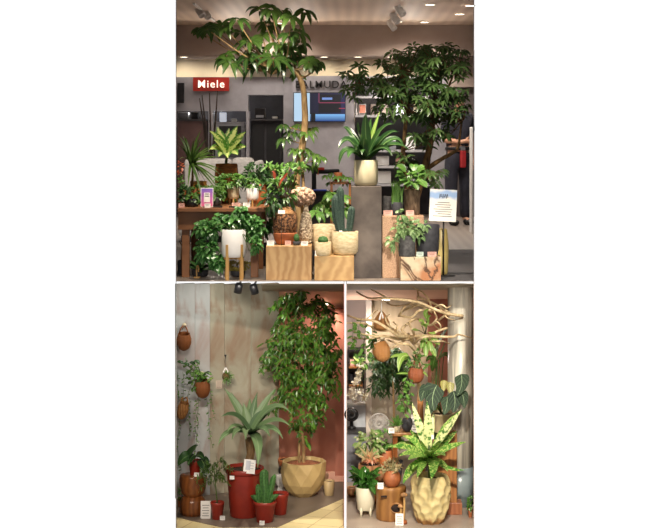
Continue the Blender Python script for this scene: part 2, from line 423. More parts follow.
for a in ((LX, 248, 77, 111), (246, 249, 111, yf(SW)), (208.5, 213, 111, yf(SW)), (248, 284, 77, 95), (283.5, 293, 77, yf(SW))): fbox(w, *a, SW, .25)
w.build('wall_panel', m_greywall, kind='structure')
fbox(MB(), 293, 354.5, 76, yf(1.72), 1.72, .3).build('wall_feature', m_greywall, kind='structure')
fbox(MB(), LX, 284, 94, yf(1.795), 1.795, .02).build('wall_niche', m_niche, kind='structure')
fbox(MB(), 431, 446, 77, yf(1.71), 1.71, .3).build('column', m_greywall, kind='structure')
fbox(MB(), 446, 474.5, 50, 87, 1.735, .05).build('wall_header', m_soffit, kind='structure')
fbox(MB(), 446, 474.5, 87, yf(1.745), 1.745, .05).build('wall_corridor', m_darkwall, kind='structure')
# -- signs on the back wall
t = thing('shop_sign', 'red sign board with white serif lettering on the grey wall', 'sign', P(211, 91, SW))
fbox(MB(), 193, 229, 77.3, 91, SW - .004, .04).build('sign_board', M('sign_red', srgb(176, 44, 30), srgb(160, 38, 26), 5, .45), t)
text('lettering', 'Miele', P(211, 84.3, SW - .0045), .15, emis('sign_letter_white', srgb(255, 250, 235), .7), t, .006, .001, 1.18)
t = thing('shop_sign', 'dark raised capital lettering above the bright wall screen', 'sign', P(320, 88, 1.72))
text('lettering', 'BALMUDA', P(321, 84.8, 1.7185), .145, M('letter_dark', srgb(38, 36, 38), rough=.4), t, .012, .001, 1.12)
def screen_mat():
    m, nt, bs = newmat('advert_screen'); tc = nd(nt, 'ShaderNodeTexCoord'); sp = nd(nt, 'ShaderNodeSeparateXYZ')
    nt.links.new(tc.outputs['Generated'], sp.inputs[0])
    x, z = sp.outputs[0], sp.outputs[2]
    def band(v, a, b):
        return mth(nt, 'MULTIPLY', mth(nt, 'GREATER_THAN', v, a), mth(nt, 'LESS_THAN', v, b))
    def rect(a, b, c, d): return mth(nt, 'MULTIPLY', band(x, a, b), band(z, c, d))
    col = mixc(nt, ramp(nt, x, .3, 1), srgb(16, 20, 44), srgb(34, 36, 80))
    col = mixc(nt, rect(.32, 1, .0, .25), col, mixc(nt, ramp(nt, z, .0, .25), srgb(20, 60, 130), srgb(130, 190, 245)))
    col = mixc(nt, rect(.48, .92, .3, .95), col, srgb(14, 14, 26))
    col = mixc(nt, rect(.55, .75, .76, .84), col, srgb(120, 150, 215))
    col = mixc(nt, rect(.5, 1, .64, .67), col, srgb(150, 60, 90))
    col = mixc(nt, rect(.48, .5, .66, 1), col, srgb(130, 60, 90))
    col = mixc(nt, rect(.88, 1, .44, .47), col, srgb(170, 60, 80))
    col = mixc(nt, rect(.33, .42, .0, .3), col, srgb(16, 16, 24))
    col = mixc(nt, mth(nt, 'LESS_THAN', x, .31), col, srgb(186, 216, 240))
    nt.links.new(col, bs.inputs['Emission Color']); bs.inputs['Emission Strength'].default_value = 1.0
    bs.inputs['Base Color'].default_value = (0.01, .01, .01, 1); bs.inputs['Roughness'].default_value = .3
    return m
t = thing('wall_screen', 'wide lit wall screen with a dark blue advert picture', 'screen', P(319, 121, 1.72))
fbox(MB(), 293.3, 345.6, 92.3, 121.8, 1.716, .03).build('screen_frame', m_black, t)
fbox(MB(), 294, 345, 93, 121.2, 1.7155, .004).build('display', screen_mat(), t)
t = thing('wall_monitor', 'small switched-off black monitor at the end of the grey wall', 'screen', P(181, 103, SW))
fbox(MB(), 177.3, 184, 83, 103, SW - .006, .04).build('monitor_case', m_black, t)
# -- appliances in the niches
def appliance(name, label, cat, x0, x1, y0, y1, s, d, mat, win=None, winmat=None, extra=None):
    t = thing(name, label, cat, P((x0 + x1) / 2, y1, s))
    fbox(MB(), x0, x1, y0, y1, s, d).build('casing', mat, t, bevel=.008)
    if win: fbox(MB(), *win, s - .003, .05).build('window_glass', winmat or m_black, t)
    if extra: extra(t)
    return t
m_maroon = M('maroon_cabinet', srgb(92, 66, 62), srgb(80, 56, 54), 6, .5)
m_counter = M('dark_counter', srgb(58, 56, 58), rough=.4)
t = thing('counter_cabinet', 'dark brown cabinet with steel counter in the left niche', 'cabinet', P(192, yf(1.735), 1.735))
fbox(MB(), 177.5, 207, 121, yf(1.735), 1.735, .25).build('body', m_maroon, t)
fbox(MB(), 177.2, 208, 119, 121, 1.733, .28).build('worktop', m_counter, t)
def hood_extra(t): fbox(MB(), 179, 187, 113, 118.8, 1.752, .1).build('lit_panel', m_white, t)
appliance('espresso_machine', 'steel espresso machine on the left niche counter', 'coffee machine', 178, 188.5, 112.5, 118.9, 1.755, .12, m_steel)
appliance('coffee_grinder', 'dark coffee grinder beside the steel espresso machine', 'grinder', 191, 198, 112, 118.9, 1.755, .12, m_black)
t = appliance('built_in_oven', 'grey steel built-in oven with black door in the second niche', 'oven', 215, 245, 122, yf(1.74), 1.74, .2, m_steel, (219, 241, 126, 134), m_black)
for y in (139, 150, 162): fbox(MB(), 219, 241, y, y + 7, 1.737, .04).build('oven_door', m_niche, t)
appliance('kettle', 'bright white kettle standing on the oven cabinet', 'kettle', 219.5, 226, 112.5, 121.8, 1.75, .1, emis('glowing_white_enamel', srgb(225, 232, 245), .5))  # kettle's brightness put in as emission, though it is no lamp
appliance('toaster', 'small white toaster beside the kettle on the oven', 'toaster', 231, 236.5, 118.8, 121.9, 1.75, .1, m_white)
t = thing('niche_cabinet', 'tall black cabinet in a wall recess with a coffee maker on its ledge', 'cabinet', P(266, yf(1.74), 1.74))
fbox(MB(), 251, 281, 120.5, yf(1.75), 1.75, .16).build('body', m_niche, t)
fbox(MB(), 249.2, 282.8, 119, 120.5, 1.742, .2).build('shelf', m_counter, t)
for a, b in ((252, 264.5), (266.5, 280)): fbox(MB(), a, b, 124, 190, 1.748, .02).build('door', m_black, t)
appliance('coffee_maker', 'grey coffee maker in the tall black recess', 'coffee maker', 254.5, 265, 108, 118.8, 1.752, .12, m_darkmet, (256, 263.5, 115, 117.5), m_steel)
appliance('canister', 'small white canister beside the grey coffee maker', 'canister', 272, 277.5, 116.3, 118.8, 1.752, .08, m_white)
# -- shelf unit on the right
t = thing('display_shelf', 'dark display shelving with white boards behind the big right tree', 'shelf', P(392, yf(1.72), 1.72))
fbox(MB(), 355, 431, 76, yf(1.79), 1.79, .02).build('back_panel', m_niche, t)
for y in (76, 96, 115, 150, 166, 184): fbox(MB(), 355, 431, y, y + 2.2, 1.715, .4).build('shelf_board', M('shelf_grey', srgb(170, 168, 170), rough=.5) if y == 76 else bpy.data.materials['shelf_grey'], t)
for a in (355, 383.5, 405, 429): fbox(MB(), a, a + 1.6, 78, 96, 1.717, .38).build('upright', m_darkmet, t)
GRP = 'goods on the display shelving'
def good(nm, lab, cat, x0, x1, y0, y1, mat, win=None, wm=None):
    t = thing(nm, lab, cat, P((x0 + x1) / 2, y1, 1.725), GRP)
    y1 = CY + (y1 - CY) * 1.715 / 1.725 - .02
    fbox(MB(), x0, x1, y0, y1, 1.725, .16).build('casing', mat, t, bevel=.01)
    if win: fbox(MB(), *win, 1.7225, .05).build('front_panel', wm, t)
good('cookbook', 'pale cookbook leaning at the left end of the middle board', 'book', 355.5, 357.5, 103, 114.9, m_white)
good('display_box', 'white box with reddish picture beside the leaning cookbook', 'box', 358.5, 366, 104, 114.9, m_white, (359.5, 365.5, 105, 113), M('reddish_print', srgb(190, 110, 84), srgb(220, 160, 140), 9))
good('toaster_oven', 'beige toaster oven on the middle shelf board', 'toaster', 370.5, 388.5, 104, 114.9, M('beige_enamel', srgb(176, 158, 146), rough=.4), (373, 383, 107, 111), m_darkmet)
good('tablet', 'bright white tablet standing right of the beige toaster oven', 'tablet', 396, 405, 103.5, 114.9, emis('tablet_white', srgb(225, 232, 240), .6))
good('storage_box', 'cream box on the middle board behind the tree crown', 'box', 414, 424, 104, 114.9, m_cream)
for i, (a, b, y0, mt, nm, lab) in enumerate(((358, 366, 86, m_darkmet, 'mixing_bowl', 'dark bowl on the top shelf board left end'), (369, 379, 87, m_steel, 'mixing_bowl', 'steel bowl on the top shelf board'), (388, 398, 84, m_white, 'stand_mixer', 'white mixer on the top shelf board'), (408, 416, 85, m_darkmet, 'thermos_flask', 'dark flask on the top shelf board'))):
    good(nm, lab, 'kitchenware', a, b, y0, 95.9, mt)
for i, (a, b, y0, mt, lab) in enumerate(((372, 380, 137, m_white, 'white carton on the third shelf board left'), (386, 396, 140, m_steel, 'grey carton on the third shelf board middle'), (404, 415, 136, m_white, 'white carton on the third shelf board right'), (376, 389, 156, m_white, 'white tiled carton on the fourth shelf board'), (396, 404, 158, m_pinkcard, 'pinkish carton on the fourth shelf board'), (408, 420, 170, m_white, 'white carton on the lowest shelf board'), (377, 391, 171, m_white, 'pale carton at the lowest shelf board left'))):
    good('carton', lab, 'box', a, b, y0, (149.9 if i < 3 else 165.9 if i < 5 else 183.9), mt)
# -- ceiling lamps
m_lit = emis('lamp_disc', srgb(255, 236, 205), 9)
def downlight(px, z, s, lab):
    t = thing('ceiling_downlight', lab, 'lamp', (X(px, s), Y(s), z), 'recessed ceiling lights')
    MB().lathe([(.052, 0), (.066, -.003), (.066, .004), (.052, .004)], (X(px, s), Y(s), z), 24).build('rim', m_white, t)
    MB().lathe([(1e-6, -.001), (.05, -.001), (.05, .004)], (X(px, s), Y(s), z), 20).build('lamp_disc', m_lit, t)
for px, py, lab in ((278, 23, 'round ceiling light above the left umbrella tree crown'), (430, 4.5, 'front left light of the right ceiling cluster'), (470, 5.5, 'front right light of the right ceiling cluster'), (459.5, 14, 'ceiling light between the front and rear right lights'), (424.5, 22, 'rear light of the right ceiling cluster'), (398, 21.5, 'rear ceiling light beside the three white track spots')):
    downlight(px, CEIL - .004, 178.5 / (130 - py), lab)
SOF = Z(55.3, 1.7)
for px, lab in ((184, 'soffit light above the black monitor'), (222, 'soffit light above the red sign board'), (324, 'soffit light above the dark capital lettering'), (358, 'soffit light at the left end of the shelving'), (391, 'soffit light above the middle of the shelving'), (440, 'soffit light above the grey column')):
    downlight(px, SOF - .004, 1.735, lab)
def track_spot(name, lab, px, py, s, aim, mat, r=.04, l=.13, top=None, stem=m_white):
    c = P(px, py, s); t = thing(name, lab, 'spotlight', c, 'spotlights'); d = Vector(aim).normalized()
    q = d.to_track_quat('Z', 'Y').to_matrix()
    MB().lathe([(1e-6, -l / 2), (r * .8, -l / 2), (r, -l * .3), (r, l / 2), (r * .85, l / 2), (r * .8, l * .38), (1e-6, l * .36)], c, 20, rot=q).build('lamp_head', mat, t)
    MB().tube([c - d * l * .2, Vector((c.x, c.y, top if top else CEIL))], .011, 8, sm=0).build('bracket', stem, t)
    return t
m_wlamp = M('white_lamp', srgb(226, 222, 216), rough=.4)
for px, py, s, lab in ((199.5, 11.5, 1.47, 'left white spotlight of the pair on the left track'), (206, 13.5, 1.5, 'right white spotlight of the pair on the left track'), (400, 10, 1.44, 'front white spotlight of the three on the right track'), (395, 18, 1.52, 'middle white spotlight of the three on the right track'), (391.5, 25, 1.6, 'rear white spotlight of the three on the right track')):
    track_spot('track_spotlight', lab, px, py, s, (.5, -.5, -.75), m_wlamp, .042, .15)
m = MB(); m.box(((X(200, 1.4) + X(209, 1.62)) / 2, (Y(1.4) + Y(1.62)) / 2, CEIL - .012), (.03, Y(1.62) - Y(1.4), .02), rz=.0); solo(m.build('lamp_track', m_wlamp), 'white ceiling track carrying the left pair of spots', 'track')
m = MB(); m.box(((X(402, 1.42) + X(390, 1.65)) / 2, (Y(1.42) + Y(1.65)) / 2, CEIL - .012), (.03, Y(1.65) - Y(1.42), .02), rz=0.0); solo(m.build('lamp_track', m_wlamp), 'white ceiling track carrying the right three spots', 'track')
# -- sofa and branches in the middle distance
t = thing('sofa', 'light grey upholstered sofa behind the wooden table', 'sofa', (X(233, 1.36), Y(1.36), ZU))
m_sofa = M('sofa_fabric', srgb(196, 190, 184), srgb(178, 172, 166), 40, .9, bump=.2)
k = U * 1.36; zs = ZU
MB().box((X(220, 1.36), Y(1.36) + .1, ZU + .22), (78 * k, .75, .3)).build('seat', m_sofa, t, bevel=.04)
MB().box((X(208.5, 1.33), Y(1.33), (Z(158.5, 1.33) + ZU + .3) / 2), (47 * k * 1.0, .2, Z(158.5, 1.33) - ZU - .3)).build('backrest', m_sofa, t, bevel=.05)
MB().box((X(243, 1.33), Y(1.33), (Z(157.5, 1.33) + ZU + .3) / 2), (22 * k, .22, Z(157.5, 1.33) - ZU - .3)).build('back_cushion', m_sofa, t, bevel=.05)
MB().box((X(257.5, 1.33), Y(1.34) + .1, (Z(161, 1.33) + ZU) / 2), (7 * k, .7, Z(161, 1.33) - ZU)).build('armrest', m_sofa, t, bevel=.03)
MB().box((X(220, 1.36), Y(1.36) + .1, ZU + .035), (74 * k, .6, .07)).build('plinth_base', m_black, t)
br = thing('branch_vase', 'tall dark bare poles standing in a floor vase behind the sofa', 'branches', (X(209, 1.5), Y(1.5), ZU))
pot(br, (X(209, 1.5), Y(1.5), ZU), .26, .5, m_darkpot, 'belly')
for a, b in (((208, 165), (199.5, 98)), ((208.5, 165), (202, 95)), ((210, 165), (209.5, 93)), ((211, 165), (217.5, 91))):
    MB().tube([P(a[0], a[1], 1.5), P((a[0] + b[0]) / 2 + .6, (a[1] + b[1]) / 2, 1.5), P(b[0], b[1], 1.5)], [.016, .012, .006], 7).build('pole', M('dark_stick', srgb(60, 48, 42), rough=.8) if 'dark_stick' not in bpy.data.materials else bpy.data.materials['dark_stick'], br)
# -- wooden table
ST = 1.02; ZT = Z(208, ST); kT = U * ST
t = thing('display_table', 'reddish brown wooden table crowded with potted plants', 'table', (X(222, 1.05), Y(1.05), ZU))
x0, x1 = X(177.6, ST), X(268, ST); y0, y1 = Y(ST), Y(1.095)
MB().box(((x0 + x1) / 2, (y0 + y1) / 2, ZT - 2 * kT), (x1 - x0, y1 - y0, 4 * kT)).build('tabletop', m_table, t, bevel=.004)
ax = X(261, ST); ay0, ay1 = y0 + .05, y1 - .05
az0, az1 = ZT - 4 * kT, ZT - 22 * kT
m = MB()
m.box(((x0 + ax) / 2, ay0, (az0 + az1) / 2), (ax - x0, .03, az0 - az1)); m.build('apron', m_table, t)
MB().box(((x0 + ax) / 2, ay1, (az0 + az1) / 2), (ax - x0, .03, az0 - az1)).build('apron', m_table, t)
for lx, ly in ((X(254, ST), ay0 + .03), (x0 + .06, ay0 + .03), (X(254, ST), ay1 - .03), (x0 + .06, ay1 - .03)):
    MB().box((lx, ly, (ZU + az0) / 2), (.062, .062, az0 - ZU)).build('leg', m_table, t, bevel=.004)
def on(px, s, z): return Vector((X(px, s), Y(s), z))
R = random.Random
def W(n, s): return n * U * s
# dracaena spray at the left
o = on(192, 1.075, ZT); t = thing('spiky_dracaena', 'spiky narrow-leaved dracaena in orange pot at the left end of table', 'plant', o)
p, so = pot(t, o, W(26, 1.075), W(15, 1.075), m_orange, 'bowl')
MB().tube([so, so + Vector((.01, 0, W(30, 1.075)))], [.012, .009], 7).build('stem', m_bark, t)
random.seed(3); m = MB(); rosette(m, P(191, 164, 1.075), 70, W(43, 1.075), W(3, 1.075), R(5), (-.5, 1.35), .35, 'grass', spread=.9); m.build('foliage', l_spike, t)
o = on(198.5, 1.085, ZT); t = thing('planter', 'empty shiny ochre cylinder planter behind the table plants', 'pot', o)
pot(t, o, W(17, 1.085), W(22, 1.085), m_ochre, 'cyl')
o = on(179.5, 1.05, ZT); t = thing('red_flower', 'small plant with red blooms at the left table edge', 'plant', o)
p, so = pot(t, o, W(4.2, 1.05), W(8, 1.05), m_darkpot, 'taper')
m = MB(); random.seed(4); bush(m, P(180, 186, 1.05), (.035, .03, .09), 70, .03, .016, R(6), 'oval'); m.build('foliage', l_mid, t)
m = MB(); bush(m, P(180, 167, 1.05), (.02, .03, .05), 18, .03, .02, R(7), 'oval'); m.build('bloom', l_red, t)
MB().tube([so, P(180, 167, 1.05)], .003, 6).build('stem', m_stem, t)
# dieffenbachia in woven pot
s = 1.09; o = on(226.5, s, ZT); t = thing('dieffenbachia', 'pale yellow-green dieffenbachia in brown woven pot', 'plant', o)
p, so = pot(t, o, W(23, s), W(39, s), m_brown, [(.8, 0), (.9, .03), (1.0, .4), (1, .75), (.94, 1)], rfun=lambda a, z, r, j: r * (1 + .03 * math.sin(z * 300)), seg=36)
for a, b in (((226, 164), (228, 148)),): MB().tube([P(*a, s), P(*b, s)], .012, 7, sm=0).build('stem', m_stem, t)
m = MB(); random.seed(8)
for tip, c, w_, ds in (((212, 131), (220, 141), 7, -.01), ((217, 127), (222, 140), 8, .0), ((242, 139), (236, 144), 8, -.02), ((214, 140), (220, 145), 8, -.02), ((237.5, 125.5), (230, 140), 7.5, 0), ((245, 131.5), (236, 142), 6, .01), ((209.5, 149.5), (218, 145), 7, -.02), ((246.5, 147), (237, 146), 7, -.02), ((246, 132), (237, 138), 6, -.02), ((209.5, 131), (219, 137), 6, -.02), ((222, 133), (225, 144), 7, .02), ((229, 128), (226, 142), 6, .01), ((219, 157), (221, 151), 6, -.03), ((238, 155), (234, 150), 6.5, -.03), ((228, 158), (227, 150), 7, -.04), ((216, 141), (221, 147), 6, .02), ((241, 139), (234, 146), 6, .02)):
    bl(m, s, (227, 154), c, tip, w_ * 1.5, ds, hint=(0, -.9, .5))
m.build('foliage', l_dief, t)
# middle row of small plants on the table
def small(name, label, cx, s, w_, h_, mat, shape, fmat, fol, z=ZT, seed=1, cat='plant', stand=None):
    o = on(cx, s, z); t = thing(name, label, cat, o); b = o.copy()
    if stand:
        hh = W(stand, s)
        for a in (.6, 2.7, 4.8): MB().box(b + Vector((math.cos(a) * W(w_, s) * .36, math.sin(a) * W(w_, s) * .36, hh * .55)), (.012, .012, hh * 1.1)).build('leg', m_oak, t)
        b.z += hh
    p, so = pot(t, b, W(w_, s), W(h_, s), mat, shape); random.seed(seed); m = MB(); fol(m, so, s, R(seed)); m.build('foliage', fmat, t); return t, so
small('pot_plant', 'bushy green plant in cream footed pot left of the white one', 233.5, 1.066, 11.5, 14, m_cream, 'round', l_mid, lambda m, so, s, r: bush(m, so + Vector((-.03, -.02, .05)), (.12, .08, .05), 160, .045, .028, r, 'heart'), stand=6, seed=11)
small('pot_plant', 'feathery green plant in the white footed pot near the table corner', 252.5, 1.045, 12.5, 12, m_white, 'round', l_mid, lambda m, so, s, r: bush(m, so + Vector((0, 0, .05)), (.05, .05, .05), 120, .035, .014, r, 'oval'), stand=6, seed=12)
small('pot_plant', 'leafy plant in a brown glazed pot behind the white footed pot', 259.5, 1.075, 15, 20, m_orange, 'bowl', l_dark, lambda m, so, s, r: (bush(m, so + Vector((-.03, 0, .09)), (.11, .08, .1), 110, .07, .035, r, 'lance'), rosette(m, so, 8, .22, .02, r, (.6, 1.4), .1)), seed=13)
small('pot_plant', 'round fine-leaved green plant beside the purple sign', 216.5, 1.045, 11, 9, m_darkpot, 'bowl', l_mid, lambda m, so, s, r: bush(m, so + Vector((0, 0, .045)), (.07, .06, .075), 260, .025, .016, r, 'oval'), seed=14)
small('pot_plant', 'low spreading green plant behind the purple sign', 202, 1.07, 15, 10, m_darkpot, 'bowl', l_mid, lambda m, so, s, r: bush(m, so + Vector((0, 0, .035)), (.13, .08, .05), 220, .03, .02, r, 'oval'), seed=15)
small('pot_plant', 'dark-leaved plant in brown bowl at the left table end', 183, 1.04, 10.5, 8, m_brown, 'bowl', l_dark, lambda m, so, s, r: bush(m, so + Vector((0.01, 0, .05)), (.04, .06, .07), 160, .035, .022, r, 'oval'), seed=16)
small('pot_plant', 'small green succulent in a charcoal round bowl', 192.5, 1.035, 12, 8, m_black, 'round', l_mid, lambda m, so, s, r: bush(m, so + Vector((0, 0, .015)), (.045, .045, .03), 70, .03, .02, r, 'oval'), seed=17)
small('pot_plant', 'broad-leaved plant in pale dish behind the cream footed pot', 228, 1.085, 13, 8, m_ochre, 'bowl', l_mid, lambda m, so, s, r: bush(m, so + Vector((0, 0, .06)), (.11, .07, .07), 130, .055, .035, r, 'heart'), seed=18)
small('pot_plant', 'dark bushy plant in brown pot at the rear table corner', 257, 1.09, 16, 14, m_brown, 'cone', l_dark, lambda m, so, s, r: bush(m, so + Vector((0, 0, .08)), (.1, .09, .085), 120, .07, .03, r, 'lance'), seed=19)
t = thing('tabletop_sign', 'purple and pink framed notice standing on the table', 'sign', on(207, 1.03, ZT))
R_ = Matrix.Rotation(-.12, 3, 'X'); k = U * 1.03; c = on(207, 1.03, ZT) + Vector((0, 0, 9.5 * k + .003))
def purple():
    m, nt, bs = newmat('purple_print'); tc = nd(nt, 'ShaderNodeTexCoord'); sp = nd(nt, 'ShaderNodeSeparateXYZ'); nt.links.new(tc.outputs['Generated'], sp.inputs[0])
    nt.links.new(mixc(nt, sp.outputs[2], srgb(226, 110, 150), srgb(120, 100, 190)), bs.inputs['Base Color']); bs.inputs['Roughness'].default_value = .3; return m
MB().box(c, (12.5 * k, .006, 19 * k), mat=R_).build('frame_edge', m_card, t)
MB().box(c + Vector((0, -.004, 0)), (11.3 * k, .002, 17.6 * k), mat=R_).build('printed_sheet', purple(), t)
MB().box(c + Vector((0, -.006, .0)), (6 * k, .002, 9.5 * k), mat=R_).build('white_panel', m_card, t)
m = MB()
for i in range(4): m.box(c + Vector((0, -.0075 - .00, (.03 - i * .02))), (4 * k, .001, .004), mat=R_)
m.build('printed_lines', m_ink, t)
MB().box(on(207, 1.03, ZT) + Vector((0, .03, .004)), (10 * k, .07, .008)).build('foot', m_card, t)
for a in ((181.5, 6, 4, 1.026, 'pink-white price card at the left table edge', m_pinkcard), (207.5, 6, 4, 1.023, 'white price card in front of the purple sign', m_card), (236, 8, 4.2, 1.03, 'pink price card before the cream footed pot', m_pinkcard), (246.5, 7, 4.5, 1.028, 'white price card before the white footed pot', m_card)):
    card(a[0], 0, a[1], a[2], a[3], ZT, a[4], a[5])
for px, w_, lab in ((218, 9, 'black tray lying in front of the round green plant'), (233, 8, 'dark booklet lying flat by the pink price card')):
    solo(MB().box(on(px, 1.026, ZT + .006), (W(w_, 1.026), .05, .012)).build('low_tray', m_black, bevel=.002), lab, 'tray')
# -- plant stand with pothos
s = 1.0115; o = on(233.5, s, ZU); t = thing('pothos_stand', 'white cylinder pot on wooden legs overflowing with glossy green leaves', 'plant', o)
zb = Z(257, s); p, so = pot(t, (o.x, o.y, zb), W(24.5, s), W(27.5, s), m_white, [(.84, 0), (.93, .03), (.97, .12), (1, 1)], sd=.1)
for a in (-2.05, -.75, .8, 2.3):
    lx, ly = o.x + math.cos(a) * W(11.5, s), o.y + math.sin(a) * W(11.5, s)
    MB().box((lx, ly, (ZU + zb + W(13, s)) / 2), (W(2.6, s), W(2.6, s), zb + W(13, s) - ZU), rz=a).build('leg', m_oak, t)
MB().box((o.x, o.y, zb - .008), (W(22, s), .02, .015), rz=.7).box((o.x, o.y, zb - .0081), (W(22, s), .02, .0148), rz=-.85).build('stretcher', m_oak, t)
m = MB(); random.seed(21); r = R(21)
for cx, cy, rx, ry, n in ((235, 221, 28, 9, 190), (208, 229, 15, 10, 130), (207, 250, 13, 15, 190), (218, 262, 9, 9, 70), (255, 228, 12, 12, 120), (256, 244, 6, 9, 60), (241, 212, 9, 6, 50)):
    front = cx > 220 and cy < 240
    bush(m, P(cx, cy, s + (.006 if front else -.001)), (W(rx - 3, s), .08, W(ry - 2, s)), n, W(6.2, s), W(5.4, s), r, 'heart', inner=.3)
m.build('foliage', l_bush, t)
m = MB(); rr = R(2)
for i in range(9):
    q = P(rr.uniform(205, 258), rr.uniform(232, 258), s - .006); m.tube([so, so.lerp(q, .5) + Vector((0, -.02, .08)), q], .003, 5)
m.build('stem', m_stem, t)
# -- things under the table
o = on(238, 1.03, ZU); t = thing('yellow_plant', 'small yellowish mossy plant on the floor under the stand', 'plant', o)
p, so = pot(t, o, .12, .05, m_darkpot, 'bowl'); m = MB(); random.seed(22); bush(m, so + Vector((0, 0, .045)), (.11, .07, .03), 160, .03, .02, R(22), 'oval', droop=.1); m.build('foliage', leafmat('mossy_leaf', g(140, 130, 60), g(170, 156, 84)), t)
o = on(200, 1.03, ZU); t = thing('striped_plant', 'dark striped plant in a low pot on the floor under the table', 'plant', o)
p, so = pot(t, o, .14, .06, m_darkpot, 'bowl'); m = MB(); random.seed(23); rosette(m, so, 16, .16, .035, R(23), (.2, 1.1), .3); m.build('foliage', l_dark, t)
tw = thing('twig_bundle', 'bare dark twigs standing in a pot in the shadow under the table', 'twigs', on(183, 1.045, ZU)); pot(tw, on(183, 1.045, ZU), .09, .12, m_darkpot, 'cyl')
m = MB(); rr = R(9)
for i in range(9): m.tube([on(183, 1.045, ZU + .1), P(183 + rr.uniform(-3, 6), 258, 1.045), P(183 + rr.uniform(-4, 10), rr.uniform(236, 246), 1.045)], [.004, .002], 5)
m.build('twig', m_bark, tw)
t = thing('wooden_loop', 'slim bent wooden loop standing on the floor under the table', 'ornament', on(197.5, 1.02, ZU))
MB().tube([on(196.8, 1.02, ZU + .002), P(196.6, 269, 1.02), P(197.6, 265.5, 1.02), P(198.8, 268, 1.02), P(198.4, 272, 1.02)], .006, 7).build('loop', m_oak, t)
MB().box(on(197.2, 1.02, ZU + .006), (.05, .04, .012)).build('base', m_oak, t)
# ---------------------------------------------------------------- plinths
def plinth(label, x0, x1, ytop, sf, depth, mat, rz=0, name='display_plinth', parts=False):
    k = U * sf; z = Z(ytop, sf); c = Vector(((X(x0, sf) + X(x1, sf)) / 2, Y(sf) + depth / 2, ZU))
    m = MB(); m.box(c + Vector((0, 0, (z - ZU) / 2)), (abs(x1 - x0) * k, depth, z - ZU)); o = m.build(name, mat, bevel=.004, origin=c)
    solo(o, label, 'plinth'); return z
m_oakring = wood('oak_end_grain', srgb(206, 172, 122), srgb(150, 108, 64), 4.5, (1, .3, .6), .5, 11, .06)
m_oak2 = wood('oak_face_grain', srgb(202, 168, 114), srgb(152, 112, 66), 5, (.6, .4, .8), .5, 10, .06)
m_slate = M('dark_rust_stone', srgb(104, 94, 86), srgb(58, 50, 46), 4, .7, bump=.15, detail=8)
m_granite = M('pink_granite', srgb(196, 160, 128), srgb(158, 122, 94), 130, .6, lo=.4, hi=.6)
def marble():
    m, nt, bs = newmat('veined_marble'); tc = nd(nt, 'ShaderNodeTexCoord')
    n1 = nd(nt, 'ShaderNodeTexNoise'); n1.inputs['Scale'].default_value = 6; n1.inputs['Detail'].default_value = 6
    n2 = nd(nt, 'ShaderNodeTexNoise'); n2.inputs['Scale'].default_value = 3.2; n2.inputs['Detail'].default_value = 8; n2.inputs['Distortion'].default_value = 1.2
    for n in (n1, n2): nt.links.new(tc.outputs['Object'], n.inputs['Vector'])
    v = mth(nt, 'ABSOLUTE', mth(nt, 'SUBTRACT', n2.outputs[0], .5))
    col = mixc(nt, ramp(nt, n1.outputs[0], .4, .62), srgb(216, 200, 166), srgb(190, 128, 86))
    nt.links.new(mixc(nt, ramp(nt, v, .035, .008), col, srgb(96, 66, 44)), bs.inputs['Base Color']); bs.inputs['Roughness'].default_value = .35; return m
Z1 = plinth('pale oak block plinth carrying the rock pot and barnacle vase', 266, 311.5, 246, 1.006, W(40, 1), m_oakring)
Z2 = plinth('shorter pale oak block plinth under the cream cactus pots', 314.5, 354, 256, 1.003, W(40, 1), m_oak2)
Z3 = plinth('tall dark stone plinth under the cream pot with broad leaves', 351, 381.7, 186.5, 1.018, W(32, 1), m_slate)
Z4 = plinth('speckled pinkish granite plinth behind the marble block', 382.2, 424, 216, 1.02, W(34, 1), m_granite)
Z5 = plinth('low veined marble block plinth under two grey pots', 400.5, 441, 257, 1.002, W(26, 1), marble())
# -- on the left oak plinth
s = 1.02; o = on(285, s, Z1); t = thing('rock_pot_plant', 'croton and mixed leaves in a terracotta pot ringed with rough bark', 'plant', o)
p, so = pot(t, o, W(24, s), W(12, s), m_terra, [(.55, 0), (.7, .06), (.9, .4), (1, .9), (1.0, 1)], seg=32, sd=.05)
m_rough = M('rough_cork', srgb(150, 104, 66), srgb(58, 38, 26), 60, .9, bump=1.0, lo=.42, hi=.58)
rb = MB().lathe([(W(11.6, s), 0), (W(12.2, s), W(6, s)), (W(12, s), W(14, s)), (W(11, s), W(19, s)), (W(9.5, s), W(19.5, s)), (1e-6, W(18, s))], o + Vector((0, 0, W(11.6, s))), 36, rfun=lambda a, z, r, j: r * (1 + .05 * noise.noise(Vector((math.cos(a) * 5, math.sin(a) * 5, z * 60)))) if r > .01 else r)
rb.build('cork_ring', m_rough, t)
MB().lathe([(W(10.5, s), 0), (W(11.4, s), W(1.5, s)), (W(10, s), W(3, s)), (W(6, s), W(8, s)), (1e-6, W(9, s))], o + Vector((0, 0, W(29.5, s))), 30, rfun=lambda a, z, r, j: r * (1 + .06 * math.sin(a * 5 + z * 40)) if r > .01 else r).build('moss_mound', M('dry_moss', srgb(176, 132, 86), srgb(130, 92, 56), 80, .95, bump=.8), t)
so = o + Vector((0, 0, W(34, s)))
m = MB(); rr = R(31)
ST_ = []
for i in range(11):
    e = P(rr.uniform(268, 300), rr.uniform(164, 188), s + rr.uniform(-.006, .006)); ST_.append(e); m.tube([so, so.lerp(e, .5) + Vector((0, 0, .02)), e], [.005, .003], 6)
m.build('stem', m_bark, t)
m = MB(); random.seed(31)
for e in ST_: rosette(m, e, 13, W(9, s), W(2.6, s), rr, (-.2, 1.2), .35, 'lance')
bush(m, P(282, 192, s), (W(15, s), .06, W(14, s)), 130, W(7, s), W(2.6, s), rr, 'lance')
